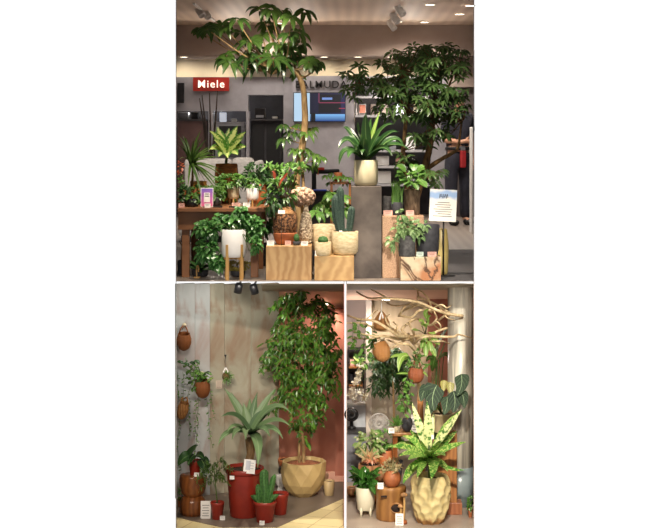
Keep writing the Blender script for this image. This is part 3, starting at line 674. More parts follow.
m.build('foliage', l_mid, t)
m = MB(); bush(m, P(272, 200, s - .004), (W(9, s), .04, W(12, s)), 60, W(8, s), W(3.2, s), rr, 'lance'); m.build('blue_green_leaves', l_dark, t)
m = MB()
for a, b in (((283, 180), (288, 173)), ((275, 180), (272, 171)), ((279, 186), (284, 178))): bl(m, s - .006, a, ((a[0] + b[0]) / 2 + 1, b[1]), b, 3)
m.build('croton_leaf', l_red, t)
s = 1.026; o = on(306, s, Z1); t = thing('barnacle_vase', 'pale bumpy barnacle-covered vase on the left oak plinth', 'ornament', o)
m_barn = M('barnacle', srgb(222, 206, 178), srgb(140, 120, 98), 70, .9, bump=1.0, lo=.38, hi=.6)
prof = [(1e-6, 0), (W(5, s), 0), (W(6.8, s), W(6, s)), (W(6.4, s), W(18, s)), (W(5, s), W(27, s)), (W(3, s), W(32, s)), (W(2.2, s), W(37, s)), (W(2.4, s), W(38, s)), (1e-6, W(37.5, s))]
def dense(pr, n=5):
    out = []
    for a, b in zip(pr, pr[1:]):
        for i in range(n): out.append((a[0] + (b[0] - a[0]) * i / n, a[1] + (b[1] - a[1]) * i / n))
    return out + [pr[-1]]
MB().lathe(dense(prof), o, 40, rfun=lambda a, z, r, j: r * (1 + .12 * noise.noise(Vector((math.cos(a) * 4, math.sin(a) * 4, z * 70))))).build('body', m_barn, t)
m = MB(); rr = R(33)
for i in range(90):
    a = rr.uniform(0, 6.28); h = rr.uniform(2, 30); rad = 6.4 - max(0, h - 16) * .2
    c = o + Vector((math.cos(a) * W(rad, s), math.sin(a) * W(rad, s), W(h, s))); d = Vector((math.cos(a), math.sin(a), .2)).normalized()
    m.lathe([(.009, -.004), (.006, .006), (.004, .006), (.003, 0), (1e-6, -.001)], c, 8, rot=d.to_track_quat('Z', 'Y').to_matrix())
m.build('barnacle', m_barn, t)
s = 1.033; o = on(302, s, Z1); t = thing('urchin_cluster', 'dome of pink-brown shell cups on a stem above the barnacle vase', 'ornament', o)
c = P(302, 197, s)
MB().tube([o, o + Vector((0, 0, .02)), Vector((c.x, c.y, c.z - .03))], [.03, .012, .012], 9, sm=0).build('stand', m_oak, t)
m_cup = M('shell_cup', srgb(220, 190, 164), srgb(158, 120, 98), 50, .8, bump=.5); m_hole = M('cup_hollow', srgb(50, 30, 26), rough=.9)
MB().ball(c, W(10, s), 18, 12, 0, (1.2, .8, .85)).build('core', m_cup, t)
m = MB(); rr = R(35)
for i in range(44):
    y = 1 - 2 * (i + .5) / 44; a = i * 2.4; q = math.sqrt(1 - y * y); d = Vector((q * math.cos(a), q * math.sin(a), y))
    cc = c + Vector((d.x * W(12, s), d.y * W(8, s), d.z * W(8.4, s))); n_ = Vector((d.x / 1.3, d.y, d.z)).normalized(); rt = n_.to_track_quat('Z', 'Y').to_matrix()
    w_ = W(2.5, s) * rr.uniform(.85, 1.15)
    m.lathe([(w_ * .7, -w_ * .8), (w_ * 1.1, 0), (w_ * .9, w_ * .6), (w_ * .55, w_ * .7)], cc, 10, rot=rt)
    m.lathe([(w_ * .56, w_ * .66), (w_ * .3, w_ * .3), (1e-6, w_ * .1)], cc, 8, rot=rt, slot=1)
m.build('shell_cups', [m_cup, m_hole], t)
s = 1.012; o = on(296.5, s, Z1); t = thing('cactus_pot', 'tiny green cactus in a dark cup at the oak plinth front', 'plant', o)
p, so = pot(t, o, W(7, s), W(4, s), m_darkpot, 'round'); m = MB(); random.seed(36); m.lathe(dense([(1e-6, 0), (W(2.4, s), W(2, s)), (W(2.6, s), W(5, s)), (W(1.4, s), W(8, s)), (1e-6, W(8.6, s))]), so - Vector((0, 0, .004)), 24, rfun=lambda a, z, r, j: r * (1 + .14 * math.cos(a * 8))); m.build('cactus_body', m_cactus2, t)
card(270.5, 0, 7, 4.6, 1.011, Z1, 'white price card at the left edge of the left oak plinth', m_card)
card(288, 0, 6, 4.6, 1.0095, Z1, 'pink price card beside the tiny green cactus', m_pinkcard)
card(304.5, 0, 7, 4.0, 1.0095, Z1, 'white price card in front of the barnacle vase', m_card)
t = thing('plant_label', 'white plant label lying on the mossy mound of the bark pot', 'card', P(281.5, 212, 1.0075))
MB().box(P(281.5, 212, 1.0075), (W(7, 1), .004, W(3.6, 1)), mat=Matrix.Rotation(-.3, 3, 'X')).build('card_sheet', m_card, t)
MB().tube([P(281.5, 211, 1.0078), P(281.5, 222, 1.012), on(281.5, 1.0085, Z1 + .002)], .002, 5, sm=0).build('wire_stem', m_darkmet, t)
# -- on the shorter oak plinth
s = 1.03; o = on(325.5, s, Z2); t = thing('planter', 'empty tall cream stone pot at the back of the short oak plinth', 'pot', o)
pot(t, o, W(26, s), W(28, s), m_stonecream, 'round', .13, sd=.2)
s = 1.0135; o = on(345, s, Z2); t = thing('columnar_cactus', 'dark blue-green columnar cactus in a round cream stone bowl', 'plant', o)
p, so = pot(t, o, W(26.5, s), W(23.5, s), m_stonecream, 'bowl' if False else [(.62, 0), (.84, .03), (.96, .14), (1, .34), (1, 1)], .1, sd=.1)
def ribbed(mb, pts, r, n=7, seg=42):
    pts = smooth_curve(pts, 6); N = len(pts)
    for i in range(N - 1): pass
    vs = []; fs = []
    for i, p_ in enumerate(pts):
        t_ = i / (N - 1); rr_ = r * (.8 + .3 * math.sin(t_ * 2.6)) * (1 - max(0, (t_ - .86) / .14) ** 2 * .93) 
        for k_ in range(seg):
            a = 2 * PI * k_ / seg; q = rr_ * (1 + .17 * math.cos(a * n))
            vs.append(p_ + Vector((math.cos(a) * q, math.sin(a) * q, 0)))
    for i in range(N - 1):
        for k_ in range(seg): fs.append((i * seg + k_, i * seg + (k_ + 1) % seg, (i + 1) * seg + (k_ + 1) % seg, (i + 1) * seg + k_))
    fs.append(tuple((N - 1) * seg + k_ for k_ in range(seg))); mb.add(vs, fs)
for a, r_ in (([(341, 236), (337.5, 222), (335.6, 208), (335.4, 194)], 3.7), ([(342, 236), (340.5, 214), (340, 200), (340, 186)], 3.3), ([(348.5, 237), (349.6, 226), (351, 214), (351.6, 206)], 3.0), ([(347, 238), (346.8, 233), (346.6, 228)], 2.2)):
    m = MB(); ribbed(m, [P(q[0], q[1], s) for q in a], W(r_, s)); m.build('cactus_arm', m_cactus, t)
m = MB(); rr = R(41)
for i in range(14): m.ball(so + Vector((rr.uniform(-.07, .07), rr.uniform(-.08, .04), .004)), rr.uniform(.006, .013), 8, 6, 0, (1, 1, .6))
m.build('pebble', m_stonecream, t, kind='stuff')
t = thing('plant_label', 'small white label stuck in the columnar cactus bowl', 'card', so + Vector((-.035, -.07, 0)))
MB().box(so + Vector((-.035, -.07, .012)), (W(3, s), .002, W(4, s)), mat=Matrix.Rotation(-.3, 3, 'X')).build('card_sheet', m_card, t)
s = 1.0075; o = on(323, s, Z2); t = thing('ball_cactus', 'round green ball cactus in a small cream stone pot', 'plant', o)
p, so = pot(t, o, W(16.5, s), W(13.5, s), m_stonecream, 'cyl', .12)
MB().lathe(dense([(1e-6, 0), (W(4.2, s), W(1.5, s)), (W(5, s), W(4, s)), (W(3.6, s), W(7, s)), (1e-6, W(8, s))]), so - Vector((0, 0, .003)), 44, rfun=lambda a, z, r, j: r * (1 + .08 * math.cos(a * 14))).build('cactus_body', m_cactus2, t)
card(318.5, 0, 7, 5, 1.0045, Z2, 'pinkish white price card before the ball cactus', m_card)
# -- on the dark plinth
s = 1.03; o = on(366, s, Z3); t = thing('broad_leaf_plant', 'broad dark green leaves in a smooth cream pot on the dark plinth', 'plant', o)
p, so = pot(t, o, W(24, s), W(25.5, s), M('cream_gloss', srgb(204, 194, 162), srgb(192, 180, 146), 8, .35), [(.7, 0), (.88, .03), (.97, .14), (1, .34), (.99, 1)], .08)
m = MB(); random.seed(43)
LV = [((338, 149), (350, 128), 9), ((339, 165), (345, 140), 9), ((343, 127), (352, 128), 7), ((358, 122), (358, 138), 7), ((366, 112), (364, 135), 10), ((371, 118), (368, 138), 7), ((380, 111), (373, 132), 5), ((393, 124), (378, 125), 9), ((398, 132), (384, 130), 8), ((404, 147), (392, 128), 8), ((410, 152), (394, 136), 7), ((348, 158), (352, 146), 9), ((356, 150), (357, 142), 9), ((383, 152), (378, 138), 9), ((374, 150), (371, 140), 9), ((392, 156), (382, 140), 8), ((362, 155), (362, 144), 8), ((345, 140), (352, 134), 8), ((386, 140), (378, 134), 8), ((352, 133), (356, 138), 8), ((364, 138), (364, 146), 10), ((372, 132), (368, 142), 9)]
for i, (tip, c, w_) in enumerate(LV): bl(m, s, (366 + (i % 5 - 2) * 1.6, 160), (c[0] + (c[0] - 366) * .15, c[1] - 3), tip, w_ * 1.05, (-.012, 0, .01, -.02)[i % 4])
m.build('foliage', leafmat('broad_leaf', g(34, 64, 32), g(58, 94, 46), g(110, 140, 80), .03, rough=.28), t)
m = MB(); bl(m, s, (366, 160), (364, 138), (366, 113), 9, -.004, 'lance'); bl(m, s, (367, 160), (371, 136), (380, 111), 5, -.004, 'lance'); m.build('young_leaf', l_light, t)
# -- on the granite plinth
s = 1.03; o = on(397, s, Z4); t = thing('grass_pot', 'upright grassy green plant in a small charcoal pot', 'plant', o)
p, so = pot(t, o, W(13, s), W(13, s), m_darkpot, 'cone'); m = MB(); random.seed(44); rr = R(44)
for i in range(46):
    q = so + Vector((rr.uniform(-.04, .04), rr.uniform(-.04, .04), 0)); h = W(rr.uniform(14, 26), s)
    m.leaf(q, q + Vector((rr.uniform(-.01, .01), 0, h * .6)), q + Vector((rr.uniform(-.05, .05), rr.uniform(-.03, .03), h)), W(1.7, s), 'grass', 4)
m.build('foliage', l_mid, t)
s = 1.036; o = on(412, s, Z4); t = thing('leafy_pot', 'hanging-leaved green plant in a rough brown cylinder pot', 'plant', o)
p, so = pot(t, o, W(16, s), W(25, s), M('rough_brown_pot', srgb(134, 112, 88), srgb(84, 66, 50), 40, .9, bump=.8, stretch=(1, 1, .4)), 'cyl')
m = MB(); random.seed(45); rr = R(45)
for i in range(34):
    q = P(412 + rr.uniform(-2, 2), 186, s); a = rr.uniform(0, 6.28); e = P(rr.uniform(394, 428), rr.uniform(160, 190), s + rr.uniform(-.014, .012)); mid_ = q.lerp(e, .45) + Vector((0, 0, .03)); m.leaf(mid_, mid_.lerp(e, .5) + Vector((0, 0, .02)), e - Vector((0, 0, .02)), W(rr.uniform(7, 9.5), s), 'oval', 6, .2)
m.build('foliage', l_mid, t)
MB().tube([so, P(412, 176, s)], .006, 6, sm=0).build('stem', m_stem, t)
card(388, 0, 9, 5, 1.0245, Z4, 'pinkish price card at the granite plinth left corner', m_pinkcard)
card(410, 0, 8, 5, 1.0245, Z4, 'pink price card before the rough brown pot', m_pinkcard)
o = on(387, 1.04, Z4); t = thing('planter', 'low dark empty planter behind the grassy charcoal pot', 'pot', o)
pot(t, o, W(9, 1.04), W(18, 1.04), m_graypot, 'cyl')
# -- on the marble plinth
s = 1.0075; o = on(407, s, Z5); t = thing('pale_leaf_pot', 'pale green leafy plant in a narrow rough grey cylinder pot', 'plant', o)
p, so = pot(t, o, W(17, s), W(21, s), m_graypot, 'cyl', .09)
m = MB(); random.seed(46); rr = R(46)
bush(m, P(407, 228, s), (W(13, s), .08, W(10, s)), 120, W(7, s), W(5, s), rr, 'heart', inner=.2)
for px, py in ((392, 240), (396, 244), (424, 226), (420, 236), (401, 214)): bush(m, P(px, py, s - .004), (W(3, s), .02, W(3, s)), 8, W(6.5, s), W(4.6, s), rr, 'heart')
MB().tube([so, P(407, 228, s)], .006, 6, sm=0).build('stem', m_stem, t)
m.build('foliage', leafmat('dusty_leaf', g(92, 128, 72), g(130, 158, 100), g(180, 196, 150), .04), t)
s = 1.013; o = on(427.5, s, Z5); t = thing('planter', 'empty charcoal bucket-shaped pot at the marble plinth right', 'pot', o)
pot(t, o, W(24, s), W(31, s), m_darkpot, [(.74, 0), (.84, .03), (.94, .2), (1, .6), (1, 1)], .08, sd=.25)
card(420, 0, 7, 4.6, 1.0045, Z5, 'greenish price card between the two grey pots', M('green_card_paper', srgb(196, 212, 196)))
card(432, 0, 9, 4.6, 1.0045, Z5, 'pink price card before the charcoal bucket pot', m_pinkcard)
s = 1.04; o = on(441, s, ZU); t = thing('floor_vase', 'tall yellowish cream floor vase behind the marble block', 'pot', o)
pot(t, o, W(15, s), W(46, s), M('yellow_cream_glaze', srgb(196, 176, 112), srgb(180, 158, 96), 8, .4), [(.7, 0), (.9, .06), (1, .4), (1, .7), (.8, 1)], .1)
# -- notice on stand
s = 1.03; t = thing('notice_stand', 'white printed notice with blue wash on a thin black floor stand', 'sign', on(443, s, ZU))
Rn = Matrix.Rotation(-.14, 3, 'X') @ Matrix.Rotation(.05, 3, 'Y'); c = P(443, 205.5, s)
def notice():
    m, nt, bs = newmat('notice_print'); tc = nd(nt, 'ShaderNodeTexCoord'); sp = nd(nt, 'ShaderNodeSeparateXYZ'); nt.links.new(tc.outputs['Generated'], sp.inputs[0])
    nz = nd(nt, 'ShaderNodeTexNoise'); nz.inputs['Scale'].default_value = 9; nt.links.new(tc.outputs['Object'], nz.inputs['Vector'])
    f = mth(nt, 'ADD', sp.outputs[2], mth(nt, 'MULTIPLY', mth(nt, 'SUBTRACT', nz.outputs[0], .5), .3))
    b = mth(nt, 'MULTIPLY', ramp(nt, f, .66, .76), ramp(nt, f, 1.0, .88))
    nt.links.new(mixc(nt, b, srgb(244, 238, 226), srgb(150, 180, 220)), bs.inputs['Base Color']); bs.inputs['Roughness'].default_value = .5; return m
MB().box(c, (W(27, s), .008, W(32, s)), mat=Rn).build('notice_sheet', notice(), t)
m = MB(); rr = R(50)
for i in range(7): m.box(c + Rn @ Vector((rr.uniform(-.004, .012), -.0048, W(3 - i * 2.3, s))), (W(19 - (i % 3) * 3 if i else 12, s), .001, W(.55, s)), mat=Rn)
m.build('printed_lines', m_ink, t)
m = MB()
for i in range(5): m.tube([c + Rn @ Vector((W(-4 + i * 1.8, s), -.006, W(7 + (i % 2) * 1.5, s))), c + Rn @ Vector((W(-3.4 + i * 1.8, s), -.006, W(11.5, s))), c + Rn @ Vector((W(-2.6 + i * 1.8, s), -.006, W(8, s)))], .0022, 5)
m.build('printed_script', m_ink, t)
MB().tube([on(443.5, s + .002, ZU + .01), P(443.5, 205, s + .002)], .007, 8, sm=0).build('pole', m_black, t)
MB().lathe([(1e-6, 0), (.1, 0), (.1, .008), (1e-6, .012)], on(443.5, s + .002, ZU), 28).build('foot', m_black, t)
# ---------------------------------------------------------------- middle distance between the plinths
s = 1.2; t = thing('cordless_vacuum', 'black cordless vacuum with red trim lying on a stand by the grey wall', 'vacuum', on(326, s, ZU))
MB().box(on(326, s, ZU + .02), (.5, .3, .04)).build('base', m_black, t)
MB().box((X(314, s), Y(s), (ZU + Z(161, s)) / 2), (W(4.5, s), .06, Z(161, s) - ZU)).build('post', m_black, t, bevel=.01)
MB().box((X(327.5, s), Y(s), Z(171.5, s)), (W(24, s), .08, W(4.5, s)), mat=Matrix.Rotation(-.04, 3, 'Y')).build('motor_body', m_black, t, bevel=.015)
MB().box((X(320.5, s), Y(s) - .045, Z(168.5, s)), (W(8, s), .012, W(2.6, s))).box((X(318, s), Y(s) - .044, Z(171, s)), (W(1.6, s), .012, W(7, s))).build('red_trim', M('red_plastic', srgb(196, 40, 30), rough=.4), t)
MB().tube([P(313, 162, s), P(316, 159, s), P(320, 161, s)], .02, 8).build('handle', m_black, t)
s = 1.17; t = thing('display_stand', 'low dark display stand with a blue mat behind the plinths', 'stand', on(320, s, ZU)); zq = Z(190.5, s)
MB().box((X(320, s), Y(s), zq - .02), (W(34, s), .3, .04)).build('top', m_black, t)
MB().box((X(320, s), Y(s), (ZU + zq - .04) / 2), (W(28, s), .24, zq - .04 - ZU)).build('body', m_counter, t)
MB().box((X(320, s), Y(s) - .02, zq + .004), (W(13, s), .2, .008)).build('blue_mat', M('blue_mat', srgb(50, 80, 190), rough=.6), t)
s = 1.1; t = thing('plant_shelf', 'brown wooden open shelf behind the columnar cactus', 'shelf', on(341, s, ZU)); zs_ = Z(182, s)
for y in (183, 205, 232, 262): MB().box((X(341, s), Y(s) + .1, Z(y, s)), (W(20, s), .26, W(2.2, s))).build('shelf_board', m_table, t)
for x in (331.5, 350): MB().box((X(x, s), Y(s) + .1, (ZU + zs_) / 2), (W(2.4, s), .26, zs_ - ZU)).build('side_panel', m_post if x > 340 else m_table, t)
s = 1.105; o = on(338, s, Z(182, 1.1) + .002); t = thing('umbrella_plant', 'small umbrella plant in reddish pot on the brown shelf top', 'plant', o)
p, so = pot(t, o, W(9, s), W(9, s), m_orange, 'cone'); m = MB(); random.seed(51); rr = R(51)
for px, py in ((327, 176), (333, 174), (341, 175), (348, 178), (336, 181), (344, 182), (330, 183), (338, 177)): cluster(m, P(px, py, s + rr.uniform(-.008, .008)), Vector((rr.uniform(-.3, .3), -.3, 1)), 7, W(6.5, s), W(2.6, s), rr, 'oval')
m.build('foliage', l_mid, t); MB().tube([so, P(338, 178, s)], .005, 6, sm=0).build('stem', m_stem, t)
s = 1.07; o = on(325, s, ZU); t = thing('umbrella_plant', 'broad-leaved umbrella plant rising behind the short oak plinth', 'plant', o)
p, so = pot(t, o, W(16, s), W(30, s), m_darkpot, 'cone'); MB().tube([so, P(324, 224, s), P(324, 205, s)], [.01, .007], 7).build('stem', m_stem, t)
m = MB(); random.seed(52); rr = R(52)
for px, py in ((323, 204), (333, 195), (316, 213), (341, 198), (330, 211), (345, 207)): cluster(m, P(px, py, s + rr.uniform(-.01, .01)), Vector((rr.uniform(-.3, .3), -.5, 1)), 8, W(12, s), W(5, s), rr, 'oval')
m.build('foliage', l_mid, t)
o = on(263, 1.115, ZU); t = thing('fern_plant', 'dark green plant on the floor between the table and oak plinth', 'plant', o)
p, so = pot(t, o, .14, .2, m_darkpot, 'cone'); m = MB(); random.seed(53); bush(m, P(265, 215, 1.115), (.07, .08, .17), 150, .08, .03, R(53), 'lance'); m.build('foliage', l_dark, t)
MB().tube([so, P(265, 215, 1.115)], .006, 6, sm=0).build('stem', m_stem, t)
# ---------------------------------------------------------------- left umbrella tree
s = 1.062; o = on(303, s, ZU); t = thing('umbrella_tree', 'tall umbrella tree with a curling bare trunk on the left', 'tree', o)
p, so = pot(t, o, W(26, s), W(28, s), m_darkpot, 'cone')
tp = [(303, 255), (300, 215), (296, 190), (298, 170), (302.5, 145), (305, 122), (304.5, 104), (303.5, 90), (300, 78), (294, 69), (286, 66), (279, 70), (272, 72.5), (267, 69), (267, 64), (271, 61)]
MB().tube([P(a, b, s) for a, b in tp], [W(4.4, s), W(3.6, s), W(2.8, s), W(2.3, s), W(1.5, s)], 12, sm=5).build('trunk', m_palebark, t)
MB().tube([P(304, 250, s + .003), P(303.5, 205, s + .002), P(303, 178, s + .004), P(302, 160, s), P(309, 157, s)], [W(1.8, s), W(1.6, s), W(1, s)], 9, sm=5).build('trunk', m_palebark, t)
CL = [(222, 26, 16), (207, 29, 13), (199, 31, 9), (237, 20, 17), (212, 27, 15), (260, 11, 18), (271, 9, 15), (283, 12, 13), (291, 18, 15), (305, 12, 16), (299, 33, 15), (289, 35, 14), (250, 41, 18), (230, 62, 18), (226, 56, 16), (255, 51, 20), (247, 57, 18), (258, 63, 20), (273, 58, 21), (284, 62, 17), (295, 52, 14), (303, 60, 15), (315, 66, 10), (297, 76, 10), (309, 62, 12), (277, 44, 16), (268, 25, 15), (240, 33, 16), (262, 36, 16), (300, 44, 13), (287, 48, 15), (319, 64, 8)]
m = MB(); b = MB(); random.seed(60); rr = R(60)
br_pts = [P(286, 66, s), P(294, 69, s), P(275, 71, s), P(300, 78, s)]
for i, (px, py, L) in enumerate(CL):
    ds = rr.uniform(-.03, .03); c = P(px, py, s + ds)
    st_ = min(br_pts, key=lambda q: (q - c).length); mid = st_.lerp(c, .5) + Vector((0, 0, -.03))
    b.tube([st_, mid, c], [W(.9, s), W(.45, s)], 6)
    cluster(m, c, Vector((rr.uniform(-.5, .5), rr.uniform(-1.0, -.3), 1)), rr.choice((7, 8, 9)), W(L * 1.05, s), W(5.4, s), rr, 'lance', rr.uniform(.2, .75), seg=6)
b.build('branch', m_palebark, t); m.build('foliage', l_scheff, t)
m = MB(); b = MB()
for px, py, L in ((291, 133, 12), (299, 126, 11), (284, 139, 11), (307, 133, 12), (313, 129, 9), (296, 151, 13), (304, 149, 12), (313, 155, 13), (320, 159, 10), (306, 166, 9), (313, 167, 8), (292, 163, 8), (283, 126, 9)):
    c = P(px, py, s + rr.uniform(-.012, .012)); b.tube([P(302.5, py + 5, s), c], W(.5, s), 5, sm=0)
    cluster(m, c, Vector((rr.uniform(-.3, .3), -.4, 1)), 7, W(L, s), W(4, s), rr, 'lance', .6)
b.build('twig', m_palebark, t); m.build('lower_leaves', l_scheff, t)
# ---------------------------------------------------------------- right umbrella tree
s = 1.12; o = on(415, s, ZU); t = thing('umbrella_tree', 'dense dark umbrella tree filling the right of the upper display', 'tree', o)
p, so = pot(t, o, W(30, s), W(34, s), m_darkpot, 'cone')
for pts, r0 in (([(413, 240), (411, 215), (417, 195), (424, 170), (430, 145), (433, 118), (436, 92), (440, 66)], 4.6), ([(416, 238), (409, 205), (407, 182), (403, 160), (405, 130), (407, 100), (402, 70)], 3.2), ([(428, 168), (440, 160), (452, 153), (458, 147), (462, 120)], 2.4), ([(431, 122), (445, 95), (455, 70)], 1.8), ([(406, 105), (385, 88), (362, 76)], 1.7)):
    MB().tube([P(a, b_, s) for a, b_ in pts], [W(r0, s), W(r0 * .75, s), W(r0 * .4, s)], 10, sm=5).build('trunk', m_bark, t)
m = MB(); b = MB(); random.seed(61); rr = R(61); trk = [P(436, 92, s), P(440, 66, s), P(406, 105, s), P(402, 72, s), P(385, 88, s), P(362, 76, s), P(433, 118, s), P(455, 70, s), P(445, 95, s), P(462, 120, s), P(424, 170, s), P(403, 150, s)]
EL = [(408, 76, 40, 22, 60), (441, 62, 28, 17, 44), (452, 108, 19, 16, 30), (380, 84, 26, 12, 22), (402, 104, 28, 18, 40), (430, 100, 22, 22, 28), (420, 55, 34, 9, 22), (424, 135, 14, 12, 12), (404, 160, 9, 6, 7), (436, 178, 8, 10, 10), (458, 84, 13, 20, 22), (356, 70, 14, 8, 8), (351, 92, 8, 8, 6), (440, 134, 14, 8, 8)]
for cx, cy, rx, ry, n in EL:
    for i in range(n):
        a = rr.uniform(0, 6.28); q = math.sqrt(rr.random()); px, py = cx + math.cos(a) * q * rx, cy + math.sin(a) * q * ry
        if px > 468: continue
        c = P(px, py, s + rr.uniform(-.045, .035)); st_ = min(trk, key=lambda v: (v - c).length)
        b.tube([st_, st_.lerp(c, .6) + Vector((0, 0, -.02)), c], [W(.7, s), W(.3, s)], 5, sm=3)
        cluster(m, c, Vector((rr.uniform(-.6, .6), rr.uniform(-1.0, 0), 1)), rr.choice((6, 7, 8)), W(rr.uniform(8.5, 12), s), W(2.8, s), rr, 'lance', rr.uniform(.1, .6), seg=4)
b.build('branch', m_bark, t); m.build('foliage', leafmat('small_umbrella_leaf', g(54, 84, 44), g(96, 128, 70), g(116, 144, 86), .03, rough=.3), t)
# ---------------------------------------------------------------- white appliance at the far right
s = 1.46; t = thing('white_cabinet', 'white appliance edge standing at the far right of the corridor', 'appliance', on(472, s, ZU))
MB().box((X(472.3, s), Y(s) + .15, (ZU + Z(127, s)) / 2), (W(1.4, s), .3, Z(127, s) - ZU)).build('casing', m_white, t, bevel=.004)
# ---------------------------------------------------------------- person
s = 1.59; pc = on(458, s, ZU)
t = thing('person', 'person in dark work uniform standing half hidden behind the right tree', 'person', pc)
fx = Vector((.42, -.91, 0)); rx_ = Vector((-.91, -.42, 0))
def L3(r, f, z): return pc + rx_ * r + fx * f + Vector((0, 0, z))
def skin(name, verts, edges, rads, mat, sub=2):
    me = bpy.data.meshes.new(name); me.from_pydata([tuple(v - WORLD[t.name]) for v in verts], edges, [])
    ob = bpy.data.objects.new(name, me); COL.objects.link(ob); ob.parent = t; WORLD[ob.name] = WORLD[t.name]
    md = ob.modifiers.new('skin', 'SKIN'); md.use_smooth_shade = True
    for i, r in enumerate(rads):
        sv = me.skin_vertices[0].data[i]; sv.radius = r if isinstance(r, tuple) else (r, r); sv.use_root = (i == 0)
    sb = ob.modifiers.new('sub', 'SUBSURF'); sb.levels = sub; sb.render_levels = sub
    me.materials.append(mat); return ob
m_skin = M('skin', srgb(206, 156, 126), srgb(196, 144, 114), 6, .55)
m_unif = M('dark_uniform', srgb(44, 44, 56), srgb(34, 34, 44), 14, .85, bump=.2)
V = [L3(0, 0, .93), L3(0, 0, 1.1), L3(0, 0, 1.28), L3(0, .0, 1.42), L3(0, .015, 1.49), L3(0, .03, 1.56), L3(0, .02, 1.66)]
E = [(0, 1), (1, 2), (2, 3), (3, 4), (4, 5), (5, 6)]; Rr = [.12, .11, .13, .07, .05, .085, .07]
def limb(start, pts, rads):
    a = start
    for p_, r_ in zip(pts, rads):
        V.append(p_); Rr.append(r_); E.append((a, len(V) - 1)); a = len(V) - 1
    return a
for sg in (1, -1):
    limb(0, [L3(.09 * sg, 0, .86), L3(.1 * sg, .01, .48), L3(.1 * sg, -.01, .09), L3(.1 * sg, .13, .04)], [.08, .055, .04, .035])
    if sg == 1:    # forearm laid across the belly
        a = limb(2, [L3(.16, 0, 1.38), L3(.19, -.02, 1.09), L3(.06, .17, 1.07), L3(.0, .2, 1.08), L3(-.03, .205, 1.08)], [.055, .042, .03, .024, .03])
        for i in range(4):
            o_ = (i - 1.5) * .017
            limb(a, [L3(-.065, .205, 1.08 + o_), L3(-.09 + abs(i - 1.5) * .005, .2, 1.078 + o_), L3(-.11 + abs(i - 1.5) * .006, .19, 1.074 + o_)], [.0085, .008, .007])
        limb(a - 1, [L3(-.02, .21, 1.12), L3(-.045, .205, 1.135)], [.01, .008])
    else:          # arm hanging at the side
        a = limb(2, [L3(-.16, 0, 1.38), L3(-.2, -.02, 1.09), L3(-.19, .03, .86), L3(-.19, .04, .82), L3(-.188, .045, .785)], [.055, .042, .03, .024, .03])
        for i in range(4):
            o_ = (i - 1.5) * .017
            limb(a, [L3(-.188, .048 + o_, .75), L3(-.184, .052 + o_, .722 + abs(i - 1.5) * .005), L3(-.176, .056 + o_, .702 + abs(i - 1.5) * .006)], [.0085, .008, .007])
        limb(a - 1, [L3(-.18, .085, .79), L3(-.17, .1, .765)], [.01, .008])
skin('body', V, E, Rr, m_skin)
skin('shirt', [L3(0, 0, .96), L3(0, 0, 1.1), L3(0, 0, 1.28), L3(0, 0, 1.42)] + [L3(.16 * sg, 0, 1.385) for sg in (1, -1)] + [L3(.19 * sg, -.015, 1.16) for sg in (1, -1)], [(0, 1), (1, 2), (2, 3), (2, 4), (4, 6), (2, 5), (5, 7)], [(.16, .13), (.15, .125), (.17, .14), (.085, .085), .08, .08, .066, .066], m_unif)
skin('trousers', [L3(0, 0, .98), L3(0, 0, .9)] + [q for sg in (1, -1) for q in (L3(.1 * sg, 0, .8), L3(.105 * sg, .01, .48), L3(.105 * sg, 0, .07))], [(0, 1), (1, 2), (2, 3), (3, 4), (1, 5), (5, 6), (6, 7)], [(.155, .13), (.15, .13), .1, .085, .075, .1, .085, .075], m_unif)
for sg in (1, -1):
    m = MB(); m.ball(L3(.105 * sg, .06, .045), .06, 14, 9, 0, (.95, 1.0, .75)); m.ball(L3(.105 * sg, .12, .04), .052, 14, 9, 0, (1, 1, .76)); m.build('shoe', m_black, t)
MB().lathe([(.163, -.02), (.168, -.015), (.168, .015), (.163, .02)], L3(0, 0, .985), 28).build('belt', m_black, t)
MB().box(L3(.02, .165, .85), (.075, .05, .22), rz=.43).build('pouch', M('red_pouch', srgb(170, 34, 40), rough=.6), t, bevel=.015)
MB().box(L3(.02, .16, .99), (.06, .03, .05), rz=.43).build('buckle', m_steel, t)
m = MB(); h = L3(0, -.015, 1.63)
m.lathe([(1e-6, .12), (.05, .112), (.085, .08), (.1, .03), (.1, -.04), (.09, -.09)], h, 24); m.build('hair', M('dark_hair', srgb(44, 32, 28), srgb(30, 22, 20), 60, .5, stretch=(1, 1, .1)), t)
m = MB()
for sg in (1, -1): m.ball(L3(.035 * sg, .1, 1.6), .011, 10, 7)
m.build('eye', M('eye_dark', srgb(30, 24, 24), rough=.2), t)
m = MB(); m.ball(L3(0, .118, 1.57), .015, 10, 7, 0, (1, 1, 1.5)); m.build('nose', m_skin, t)
m = MB(); m.ball(L3(0, .105, 1.525), .02, 10, 7, 0, (1, .6, .35)); m.build('mouth', M('lips', srgb(170, 100, 90)), t)
